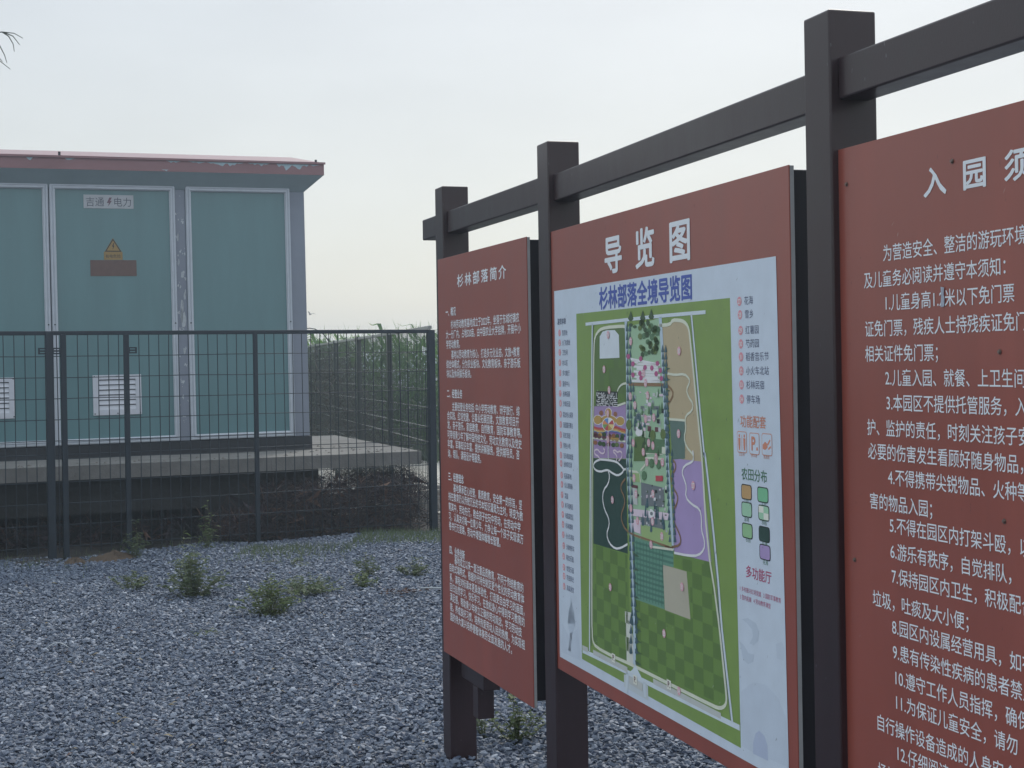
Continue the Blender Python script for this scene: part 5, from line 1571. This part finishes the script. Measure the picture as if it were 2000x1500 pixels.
m.raw([(-1.925, -0.0160, 2.6382), (-1.765, -0.0160, 2.6382), (-1.845, -0.0160, 2.770), (-1.925, -0.0125, 2.6382), (-1.765, -0.0125, 2.6382), (-1.845, -0.0125, 2.770)], [(0, 1, 2), (5, 4, 3), (0, 3, 4, 1), (1, 4, 5, 2), (2, 5, 3, 0)])
ws = m.build('warning_sign', M_YEL, sub)
m = MB()
M_BLK = mat('sign_black', (0.035, 0.035, 0.04), 0.5)
P_, Q_ = [(-1.921, 2.641), (-1.769, 2.641), (-1.845, 2.765)], [(-1.906, 2.650), (-1.784, 2.650), (-1.845, 2.748)]
for i in range(3):
    j = (i + 1) % 3
    m.face([(P_[i][0], -0.0166, P_[i][1]), (P_[j][0], -0.0166, P_[j][1]), (Q_[j][0], -0.0166, Q_[j][1]), (Q_[i][0], -0.0166, Q_[i][1])])
m.face([(-1.842, -0.0166, 2.722), (-1.855, -0.0166, 2.690), (-1.846, -0.0166, 2.690), (-1.850, -0.0166, 2.658), (-1.833, -0.0166, 2.698), (-1.842, -0.0166, 2.698), (-1.834, -0.0166, 2.722)])
m.build('warning_triangle', M_BLK, ws)
t = MB()
text(t, '有电危险', -1.917, 2.585, 0.036, -0.0166, fit=0.14)
t.build('warning_lettering', M_BLK, ws)
bevel_box('brown_plate', -2.056, -1.633, -0.0158, -0.0125, 2.412, 2.562, mat('brown_plate', (0.135, 0.085, 0.075), 0.55, 0.12, 20), sub, 0.001, 1)

# ------------------------------------------------------------------ fences
M_FEN = mat('dark_green_fence_paint', (0.009, 0.017, 0.028), 0.5, 0.2, 10, spec=0.5)
fd = Vector((FB[0] - FA[0], FB[1] - FA[1], 0))
FLEN = fd.length
fang = math.atan2(fd.y, fd.x)
fence = thing('mesh_fence', 'dark green welded mesh fence running in front of the substation', 'fence', (FA[0], FA[1], 0), (0, 0, fang))
X0 = -1.9
HF = 1.822
def fpost(u, w, dpt, z1, par=None, zb=-0.15):
    return bevel_box('post', u - w / 2, u + w / 2, -dpt / 2, dpt / 2, zb, z1, M_FEN, par, 0.004)
for u, w in ((0.0, 0.062), (0.112, 0.045), (0.625, 0.042), (1.735, 0.036), (FLEN, 0.062)):
    fpost(u, w, w, HF - 0.012 if 0.05 < u < 3 else HF + 0.012, fence)
bevel_box('top_rail', X0, FLEN, -0.018, 0.018, HF - 0.018, HF + 0.016, M_FEN, fence, 0.004)
m = MB()
rg = random.Random(2)
u = X0 + 0.03
while u < FLEN - 0.04:
    if all(abs(u - q_) > 0.03 for q_ in (0.0, 0.112, 0.625, 1.735)):
        j = rg.uniform(-0.007, 0.007)
        m.tube([(u, -0.012, 0.02), (u + j, -0.012 + rg.uniform(-0.004, 0.004), 0.9), (u, -0.012, HF - 0.016)], 0.0039, 5)
    u += 0.0838
for z in (1.632, 1.458, 1.285, 1.112, 0.938, 0.825, 0.79, 0.60, 0.425, 0.25, 0.075):
    m.tube([(X0 + (FLEN - X0) * k / 12, -0.006, z + rg.uniform(-0.004, 0.004)) for k in range(13)], 0.0036, 5)
m.build('wire_mesh', M_FEN, fence, 'stuff')
for u in (-0.055, 0.056, 0.672):
    m = MB()
    m.box(u - 0.036, u + 0.036, -0.028, -0.0225, 1.648, 1.659)
    m.box(u - 0.036, u + 0.036, -0.028, -0.0225, 1.690, 1.701)
    m.box(u - 0.036, u - 0.022, -0.0281, -0.0225, 1.6591, 1.6899)
    m.box(u + 0.022, u + 0.036, -0.0281, -0.0225, 1.6591, 1.6899)
    m.box(u - 0.021, u + 0.021, -0.0275, -0.0225, 1.668, 1.681)
    m.build('clamp', M_FEN, fence)
# side fence running away from the corner
M_FEN2 = mat('side_fence_paint', (0.020, 0.030, 0.028), 0.32, 0.2, 10, spec=0.8)
sa = R(13)
sdir = Vector((-math.sin(sa), math.cos(sa), 0))
SL = 14.6
side = thing('mesh_fence', 'wire mesh fence receding from the corner post towards the corn', 'fence', (FB[0], FB[1] + 0.05, 0), (0, 0, math.atan2(sdir.y, sdir.x)))
HS = 1.875
for u in (2.6, 5.2, 7.8, 10.4, 13.0, SL):
    bevel_box('post', u - 0.028, u + 0.028, -0.028, 0.028, -0.15, HS + 0.01, M_FEN2, side, 0.003)
bevel_box('top_rail', 0.035, SL, -0.016, 0.016, HS - 0.03, HS, mat('sunlit_rail_paint', (0.22, 0.23, 0.23), 0.3, 0.1, 10, spec=0.8), side, 0.003)  # pale rail colour stands in for sunlight along the top
m = MB()
u = 0.08
while u < SL:
    m.tube([(u, 0, 0.02), (u, 0, HS - 0.03)], 0.0034, 4)
    u += 0.0838
m.build('upright_wires', M_FEN2, side, 'stuff')
m = MB()
for z in (1.64, 1.47, 1.29, 1.12, 0.94, 0.80, 0.60, 0.42, 0.25, 0.07):
    m.tube([(0.05 + (SL - 0.05) * k / 10, 0.006, z) for k in range(11)], 0.0042, 5)
m.build('level_wires', mat('sunlit_wire_paint', (0.30, 0.30, 0.29), 0.25, 0.1, 10, metal=0.8), side, 'stuff')  # level wires coloured pale to carry the sunlight on them
# ------------------------------------------------------------------ plants
M_WEED = mat('weed_leaf', (0.082, 0.112, 0.055), 0.6, 0.35, 12, trans=0.3)
M_WEED2 = mat('weed_leaf_pale', (0.090, 0.125, 0.045), 0.6, 0.3, 12, trans=0.3)
M_STEM = mat('weed_stem', (0.09, 0.10, 0.045), 0.7)
M_DRY = mat('dry_twig', (0.040, 0.030, 0.036), 0.9, 0.4, 20)
M_DRY2 = mat('dry_leaf', (0.10, 0.055, 0.040), 0.9, 0.4, 20)
def leaf(mb, p, d, l, w, rg, mi=0, droop=0.3):
    d = d.normalized()
    s_ = d.cross(Vector((0, 0, 1)))
    if s_.length < 0.05:
        s_ = Vector((1, 0, 0))
    s_ = (s_.normalized() + Vector((0, 0, rg.uniform(-0.5, 0.5)))).normalized()
    a_ = p + d * l * 0.45 + s_ * w
    b_ = p + d * l * 0.45 - s_ * w
    c_ = p + d * l + Vector((0, 0, -droop * l))
    mb.face([p, a_, c_, b_], mi)
def weed(name, x, y, h, rad, nst, nleaf, ll, lw, label, seed, upright=0.6, mat_=None):
    rg = random.Random(seed)
    z0 = hgt(x, y) - 0.01
    o = thing(name, label, 'weed', (x, y, z0), group='weeds on the gravel')
    st, lf = MB(), MB()
    for i in range(nst):
        an = rg.uniform(0, 6.283)
        tilt = rg.uniform(0, 1) ** upright
        tip = Vector((math.cos(an) * rad * tilt, math.sin(an) * rad * tilt, h * rg.uniform(0.45, 1.0) * (1.05 - 0.55 * tilt)))
        b0 = Vector((math.cos(an) * rad * tilt * 0.25 * rg.random(), math.sin(an) * rad * tilt * 0.25 * rg.random(), -0.02))
        mid = b0.lerp(tip, 0.5) + Vector((rg.gauss(0, 0.01), rg.gauss(0, 0.01), h * 0.08))
        st.tube([b0, mid, tip], 0.0022, 4, r1=0.001, cap=False)
        for k in range(nleaf):
            t_ = rg.uniform(0.12, 1.0)
            p = b0.lerp(mid, t_ * 2) if t_ < 0.5 else mid.lerp(tip, t_ * 2 - 1)
            a2 = rg.uniform(0, 6.283)
            d = Vector((math.cos(a2), math.sin(a2), rg.uniform(-0.1, 0.9)))
            leaf(lf, p, d, ll * rg.uniform(0.5, 1.2), lw * rg.uniform(0.6, 1.2), rg)
    st.build('stem', M_STEM, o)
    lf.build('foliage', mat_ or M_WEED, o)
    return o
weed('weed', -2.67, 10.60, 0.19, 0.17, 20, 14, 0.036, 0.011, 'low sparse weed left of the tallest weed on the gravel', 1)
weed('weed', -2.15, 10.25, 0.38, 0.26, 40, 20, 0.048, 0.010, 'tallest bushy green weed in the middle of the gravel', 2, 0.9)
weed('weed', -2.26, 10.55, 0.58, 0.08, 7, 18, 0.070, 0.006, 'thin upright seeding stalk rising behind the tallest weed', 3, 0.4, M_WEED2)
weed('weed', -1.53, 9.50, 0.30, 0.24, 40, 18, 0.042, 0.010, 'wide feathery weed right of the tallest weed', 4, 0.9, M_WEED2)
weed('weed', -1.40, 10.25, 0.16, 0.32, 44, 16, 0.036, 0.011, 'flat spreading weed just behind the wide feathery weed', 5, 0.5)
weed('weed', -1.03, 10.40, 0.17, 0.13, 18, 14, 0.034, 0.009, 'small pale weed between two low weeds near the board', 6, 0.7, M_WEED2)
weed('weed', -1.06, 11.0, 0.24, 0.12, 13, 15, 0.038, 0.009, 'slim upright weed left of the little round weed', 7, 0.7)
weed('weed', -0.73, 11.05, 0.18, 0.13, 26, 16, 0.030, 0.010, 'little round weed nearest the left edge of the boards', 8, 0.6)
weed('weed', -1.78, 8.75, 0.07, 0.11, 9, 9, 0.026, 0.008, 'tiny straggling weed in the open gravel towards the camera', 9, 0.5)
weed('weed', 0.00, 6.12, 0.23, 0.17, 14, 16, 0.036, 0.012, 'yellowish weed between the two nearer frame posts', 10, 0.8, M_WEED2)
weed('weed', -0.135, 6.22, 0.13, 0.06, 7, 12, 0.028, 0.008, 'small weed beside the foot of the farthest frame post', 11, 0.7)
weed('weed', -1.70, 11.6, 0.07, 0.26, 18, 12, 0.024, 0.009, 'flat green weed patch in front of the fence', 12, 0.5)
weed('weed', -3.05, 12.35, 0.34, 0.14, 16, 14, 0.045, 0.009, 'tall dark weed standing against the fence by the soil heap', 13, 0.8)
weed('weed', -2.55, 12.75, 0.40, 0.10, 10, 14, 0.06, 0.008, 'grassy weed growing up through the fence mesh', 14, 0.8, M_WEED2)
# grass fringe along the fence foot
gr = MB()
rg = random.Random(31)
for i in range(5200):
    x = rg.uniform(-2.2, -0.45) if i % 5 else rg.uniform(-6, -0.4)
    y_ = fence_y(x) - 0.35 + rg.gauss(0, 0.42)
    if x > -2.3 and rg.random() < 0.5:
        y_ -= rg.uniform(0, 0.9)
    w_ = math.sin(x * 3.1 + 1) * math.sin(y_ * 2.7)
    if w_ < -0.05:
        continue
    h_ = rg.uniform(0.02, 0.075)
    an = rg.uniform(0, 6.283)
    b0 = Vector((x, y_, hgt(x, y_)))
    s_ = Vector((math.cos(an), math.sin(an), 0)) * 0.004
    tip = b0 + Vector((rg.gauss(0, 0.025), rg.gauss(0, 0.025), h_))
    gr.face([b0 - s_, b0 + s_, tip])
o = gr.build('grass', M_WEED, kind='stuff')
tag(o, 'short green grass growing in the gravel along the fence foot', 'grass')
# dry brush below the slab
br = MB()
rg = random.Random(17)
for i in range(15000):
    s_ = rg.uniform(-0.15, 2.0) if i % 6 else rg.uniform(0, 5.5)
    t_ = rg.uniform(-0.5, 0.9)
    p = FR - d1 * s_ + d2 * t_
    if p.y < fence_y(p.x) + 0.08:
        continue
    z0 = rg.uniform(-0.05, 0.47) * (1 if s_ < 1.6 else 0.4)
    b0 = Vector((p.x, p.y, z0))
    d = Vector((rg.gauss(0, 0.7), rg.gauss(0, 0.7), rg.uniform(0.0, 1.0))).normalized()
    l = rg.uniform(0.08, 0.34)
    mid = b0 + d * l * 0.5 + Vector((rg.gauss(0, 0.02), rg.gauss(0, 0.02), rg.gauss(0, 0.02)))
    tip = b0 + d * l
    if tip.z > 0.56 and rg.random() < 0.9:
        continue
    if tip.x > -0.9 and tip.y > 14.3:
        continue
    w = Vector((rg.uniform(-1, 1), rg.uniform(-1, 1), rg.uniform(-1, 1))).normalized() * rg.uniform(0.0014, 0.0035)
    br.face([b0 - w, mid - w * 0.7, tip, mid + w * 0.7, b0 + w], 0 if rg.random() < 0.8 else 1)
o = br.build('dry_brush', [M_DRY, M_DRY2], kind='stuff')
tag(o, 'tangle of dry purplish twigs under the slab end', 'dry brush')
# dead creeper grown over the far part of the side fence
cv = MB()
rg = random.Random(19)
for i in range(9000):
    u = 4.2 + 10.6 * rg.random() ** 0.8
    p = Vector((FB[0], FB[1] + 0.05, 0)) + sdir * u + Vector((math.cos(sa), math.sin(sa), 0)) * rg.gauss(0.22, 0.16)
    b0 = Vector((p.x, p.y, rg.uniform(0, 1.0) * (1.66 + 0.12 * math.sin(u * 2.1)) * min(1.0, 0.15 + (u - 4.2) * 0.22)))
    d = Vector((rg.gauss(0, 0.5), rg.gauss(0, 0.7), rg.gauss(0.2, 0.7))).normalized() * rg.uniform(0.08, 0.3)
    w = Vector((rg.uniform(-1, 1), rg.uniform(-1, 1), rg.uniform(-1, 1))).normalized() * rg.uniform(0.003, 0.008)
    cv.face([b0 - w, b0 + d * 0.5 - w * 0.8, b0 + d, b0 + d * 0.5 + w * 0.8, b0 + w])
o = cv.build('dead_creeper', mat('dead_creeper', (0.055, 0.048, 0.036), 0.9, 0.4, 6), kind='stuff')
tag(o, 'dead brown creeper covering the far end of the side fence', 'creeper')
# corn field beyond the fences
M_CORN = mat('corn_leaf', (0.080, 0.165, 0.038), 0.5, 0.3, 2, trans=0.5)
cn = MB()
rg = random.Random(23)
def corn(x, y_, h):
    b0 = Vector((x, y_, -0.12))
    top = b0 + Vector((rg.gauss(0, 0.04), rg.gauss(0, 0.04), h))
    cn.tube([b0, top], 0.012, 3, r1=0.004, cap=False)
    n = 10
    for k in range(n):
        t_ = 0.15 + 0.85 * k / n + rg.uniform(-0.03, 0.03)
        p = b0.lerp(top, t_)
        an = (k % 2) * math.pi + rg.uniform(-0.8, 0.8)
        L_ = rg.uniform(0.35, 0.65) * (1.0 if t_ < 0.8 else 0.7)
        d = Vector((math.cos(an), math.sin(an), 0))
        s_ = Vector((-d.y, d.x, 0)) * rg.uniform(0.036, 0.058)
        rise = rg.uniform(0.5, 1.0) * (1 if t_ < 0.75 else 1.5)
        q1 = p + d * L_ * 0.35 + Vector((0, 0, L_ * 0.45 * rise))
        q2 = p + d * L_ * 0.75 + Vector((0, 0, L_ * 0.40 * rise))
        q3 = p + d * L_ * 1.0 + Vector((0, 0, L_ * (0.1 if t_ < 0.75 else 0.5) * rise))
        k0 = len(cn.v)
        for q_, w_ in ((p, 0.5), (q1, 1.0), (q2, 0.7)):
            cn.v += [tuple(q_ + s_ * w_), tuple(q_ - s_ * w_)]
        cn.v.append(tuple(q3))
        cn.f += [(k0, k0 + 1, k0 + 3, k0 + 2), (k0 + 2, k0 + 3, k0 + 5, k0 + 4), (k0 + 4, k0 + 5, k0 + 6)]
        cn.m += [0, 0, 0]
    for k in range(2):
        an = rg.uniform(0, 6.283)
        tip = top + Vector((math.cos(an) * 0.08, math.sin(an) * 0.08, rg.uniform(0.10, 0.2)))
        s_ = Vector((-math.sin(an), math.cos(an), 0)) * 0.005
        cn.face([top - s_, top + s_, tip])
for row in range(12):
    yb = 26.0 + row * 0.62
    x = -16.0
    while x < 9:
        corn(x + rg.gauss(0, 0.05), yb + 0.12 * math.sin(x) + rg.gauss(0, 0.06), rg.uniform(2.0, 2.34) + 0.02 * x)
        x += 0.20 + (0.2 if x < -8 or x > 3 else 0)
o = cn.build('corn_field', M_CORN, kind='stuff')
tag(o, 'tall green corn field beyond the fences', 'corn')
# tall grass in front of the corn
tg = MB()
rg = random.Random(29)
for i in range(2600):
    x, y_ = rg.uniform(-8, 4), rg.uniform(24.6, 26.2)
    h_ = rg.uniform(0.25, 0.95)
    an = rg.uniform(0, 6.283)
    b0 = Vector((x, y_, -0.1))
    s_ = Vector((math.cos(an), math.sin(an), 0)) * 0.012
    tip = b0 + Vector((rg.gauss(0, 0.15), rg.gauss(0, 0.15), h_))
    tg.face([b0 - s_, b0 + s_, tip])
o = tg.build('tall_grass', M_WEED, kind='stuff')
tag(o, 'tall roadside grass at the foot of the corn', 'grass')

# ------------------------------------------------------------------ small things
def heap(name, x, y_, rx, ry, h, label, seed):
    rg = random.Random(seed)
    m = MB()
    n, k = 9, 22
    ph = [rg.uniform(0, 6.28) for _ in range(6)]
    for i in range(n + 1):
        r_ = i / n
        for j in range(k):
            an = 2 * math.pi * j / k
            w = 1 + 0.16 * math.sin(2 * an + ph[0]) + 0.10 * math.sin(5 * an + ph[1])
            zz = h * (1 - r_ ** 1.7) * (0.72 + 0.28 * math.sin(an * 2 + ph[2] + r_ * 3)) + (0.012 * math.sin(an * 9 + ph[3]) * math.sin(r_ * 17) if 0 < i < n else 0) - 0.02
            m.v.append((rx * r_ * w * math.cos(an), ry * r_ * w * math.sin(an), zz))
    for i in range(n):
        for j in range(k):
            m.f.append((i * k + j, i * k + (j + 1) % k, (i + 1) * k + (j + 1) % k, (i + 1) * k + j))
            m.m.append(0)
    o = m.build(name, mat('clay', (0.085, 0.060, 0.042), 0.95, 0.35, 9, 0.8, 40), smooth=True)
    o.location = (x, y_, hgt(x, y_))
    tag(o, label, 'soil heap', 'clay heaps at the fence foot')
heap('soil_heap', -3.22, 12.33, 0.22, 0.13, 0.10, 'brown clay heap at the fence foot, the larger right one', 1)
heap('soil_heap', -3.50, 12.22, 0.13, 0.10, 0.075, 'brown clay heap at the fence foot, the smaller left one', 2)
lt = MB()                                     # withered bits lying between the stones
rg = random.Random(88)
for i in range(420):
    y_ = rg.uniform(5.2, 12.6)
    x = rg.uniform(-0.36, 0.02) * y_ + rg.gauss(0, 0.1)
    if math.sin(x * 2.3 + 1) * math.sin(y_ * 1.7) < 0.1 and rg.random() < 0.75:
        continue
    an = rg.uniform(0, 6.283)
    leaf(lt, Vector((x, y_, 0.02 + hgt(x, y_))), Vector((math.cos(an), math.sin(an), 0.15)), rg.uniform(0.02, 0.05), rg.uniform(0.002, 0.007), rg, 0 if rg.random() < 0.6 else 1)
o = lt.build('leaf_litter', [M_DRY2, mat('straw', (0.22, 0.18, 0.11), 0.9, 0.3, 20)], kind='stuff')
tag(o, 'scattered withered leaf bits and straw among the gravel stones', 'litter')
# white curved strip and plastic bar lying on the gravel
m = MB()
m.tube([(-2.55 + 0.12 * k / 8, 8.34 + 0.0 * k, 0.022 + hgt(-2.5, 8.34) + 0.028 * math.sin(math.pi * k / 8)) for k in range(9)], 0.0032, 6)
o = m.build('plastic_strip', mat('dirty_white_plastic', (0.42, 0.45, 0.48), 0.5, 0.1, 20), smooth=True)
tag(o, 'thin bowed white plastic strip lying on the left gravel', 'plastic strip')
m = MB()
m.tube([(-0.63, 10.2, 0.03), (-0.4, 10.16, 0.032), (-0.18, 10.13, 0.03)], 0.006, 6)
o = m.build('white_rod', MATS['dirty_white_plastic'], smooth=True)
tag(o, 'straight white rod on the gravel reaching behind the far board', 'rod')
rl_ = MB()
rg = random.Random(77)
for i in range(60):
    x, y_ = -0.72 + rg.gauss(0, 0.07), 10.05 + rg.gauss(0, 0.06)
    leaf(rl_, Vector((x, y_, 0.025 + hgt(x, y_))), Vector((rg.gauss(0, 1), rg.gauss(0, 1), 0.4)), 0.035, 0.007, rg)
o = thing('dead_weed', 'withered red-brown weed lying beside the white rod', 'weed', group='weeds on the gravel')
rl_.build('foliage', M_DRY2, o)
# greenhouse hoop beyond the fence
m = MB()
m.tube([(-3.20 + 0.42 * math.cos(math.pi * k / 16), 24.3, 1.5 + 0.635 * math.sin(math.pi * k / 16)) for k in range(17)], 0.008, 5)
m.tube([(-3.62, 24.3, -0.1), (-3.62, 24.3, 1.5)], 0.008, 5)
m.tube([(-2.78, 24.3, -0.1), (-2.78, 24.3, 1.5)], 0.008, 5)
o = m.build('garden_hoop', M_FEN, smooth=True)
tag(o, 'thin arched garden hoop standing behind the fence beside the kiosk', 'hoop')
# bird
m = MB()
m.raw([(-0.09, 0, 0), (0, 0.02, 0.022), (0.09, 0, 0.012), (0, -0.02, 0.022), (0, 0, -0.02), (0.13, 0, 0.006)], [(0, 1, 3), (1, 2, 3), (0, 4, 1), (0, 3, 4), (1, 4, 2), (3, 2, 4), (2, 5, 4)])
m.raw([(-0.03, 0.015, 0.015), (0.04, 0.015, 0.015), (0.05, 0.12, 0.08), (-0.01, 0.12, 0.085), (0.09, 0.24, 0.045)], [(0, 1, 2, 3), (3, 2, 4)])
m.raw([(-0.03, -0.015, 0.015), (0.04, -0.015, 0.015), (0.05, -0.12, 0.08), (-0.01, -0.12, 0.085), (0.09, -0.24, 0.045)], [(3, 2, 1, 0), (4, 2, 3)])
o = m.build('bird', mat('dark_feather', (0.05, 0.05, 0.055), 0.8))
o.location = (-7.85, 60, 3.6)
o.rotation_euler = (0.3, -0.2, 0.9)
tag(o, 'small dark bird flying right of the kiosk', 'bird')
# drooping tree whose twig tips reach into the top left
tree = thing('willow_tree', 'drooping tree off to the left with only twig tips in view', 'tree', (-4.3, 7.6, 0))
M_BARK = mat('bark', (0.10, 0.08, 0.065), 0.95, 0.4, 10, 0.8, 20)
tr, lf = MB(), MB()
rg = random.Random(41)
tr.tube([(0, 0, -0.2), (0.05, 0, 1.2), (0.02, 0.1, 2.6), (0.1, 0.05, 3.8)], 0.11, 9, r1=0.05)
def droop(p0, p1, n=4):
    p0, p1 = Vector(p0), Vector(p1)
    mid = p0.lerp(p1, 0.55) + Vector((0, 0, 0.16))
    pts = [p0, p0.lerp(mid, 0.5) + Vector((0, 0, 0.05)), mid, p1]
    tr.tube(pts, 0.006, 5, r1=0.0012, cap=False)
    for k in range(n):
        t_ = rg.uniform(0.35, 1.0)
        q_ = mid.lerp(p1, t_)
        d = Vector((rg.uniform(-0.3, 0.9), rg.uniform(-0.6, 0.6), rg.uniform(-0.9, 0.2)))
        a_ = q_ + d.normalized() * 0.05
        b_ = a_ + Vector((d.x * 0.02, d.y * 0.02, -0.05))
        lf.tube([q_, a_, b_], 0.0016, 4, r1=0.0006, cap=False)
for k in range(7):
    an = k * 0.9 + 0.3
    e_ = Vector((math.cos(an) * rg.uniform(0.7, 1.1), math.sin(an) * rg.uniform(0.7, 1.1), 3.6 + rg.uniform(-0.2, 0.7)))
    tr.tube([(0.06, 0.05, 2.4 + 0.18 * k), e_ * 0.5 + Vector((0, 0, 1.7)), e_], 0.03, 6, r1=0.008, cap=False)
    for j in range(7):
        a2 = an + rg.uniform(-1, 1)
        droop(e_, e_ + Vector((math.cos(a2) * 0.5, math.sin(a2) * 0.5, rg.uniform(-1.0, -0.1))), 9)
tr.tube([(0.08, 0.05, 2.5), (0.8, -0.25, 2.95), (1.5, -0.5, 3.08), (1.93, -0.6, 3.045)], 0.02, 6, r1=0.003, cap=False)
tw = [[(1.93, -0.6, 3.045), (2.0, -0.6, 3.055), (2.055, -0.6, 3.048), (2.095, -0.6, 3.025)],
      [(2.0, -0.6, 3.055), (2.03, -0.6, 3.035), (2.05, -0.6, 3.0), (2.055, -0.6, 2.965)],
      [(1.94, -0.6, 3.045), (1.985, -0.6, 3.0), (2.01, -0.6, 2.95), (2.02, -0.6, 2.915)],
      [(2.01, -0.6, 3.052), (2.05, -0.6, 3.035), (2.08, -0.6, 2.995)],
      [(1.7, -0.55, 3.05), (1.9, -0.6, 2.955), (1.98, -0.6, 2.93), (2.035, -0.6, 2.885)],
      [(1.9, -0.6, 2.955), (1.97, -0.6, 2.955), (2.0, -0.6, 2.92)],
      [(1.965, -0.6, 2.935), (1.985, -0.6, 2.89), (1.985, -0.6, 2.85)]]
for w_ in tw:
    lf.tube(w_, 0.0032, 5, r1=0.0015, cap=False)
tr.build('trunk', M_BARK, tree, smooth=True)
lf.build('crown', mat('needle_twig', (0.09, 0.10, 0.085), 0.8), tree)
COL.objects.unlink(_to)
bpy.data.objects.remove(_to)

# ------------------------------------------------------------------ the hazy air
hz = MB()
hz.box(-640, 640, -60, 1520, -1.3, 6.0)
o = hz.build('haze', None, kind='stuff')
hm = bpy.data.materials.new('haze')
hm.use_nodes = True
t_ = hm.node_tree
t_.nodes.remove(t_.nodes['Principled BSDF'])
pv = t_.nodes.new('ShaderNodeVolumePrincipled')
pv.inputs['Color'].default_value = (0.70, 0.85, 1.0, 1)
pv.inputs['Density'].default_value = 0.0038
pv.inputs['Anisotropy'].default_value = 0.55
t_.links.new(pv.outputs[0], t_.nodes['Material Output'].inputs['Volume'])
o.data.materials.append(hm)
tag(o, 'thin pale haze filling the air over the whole site', 'haze')
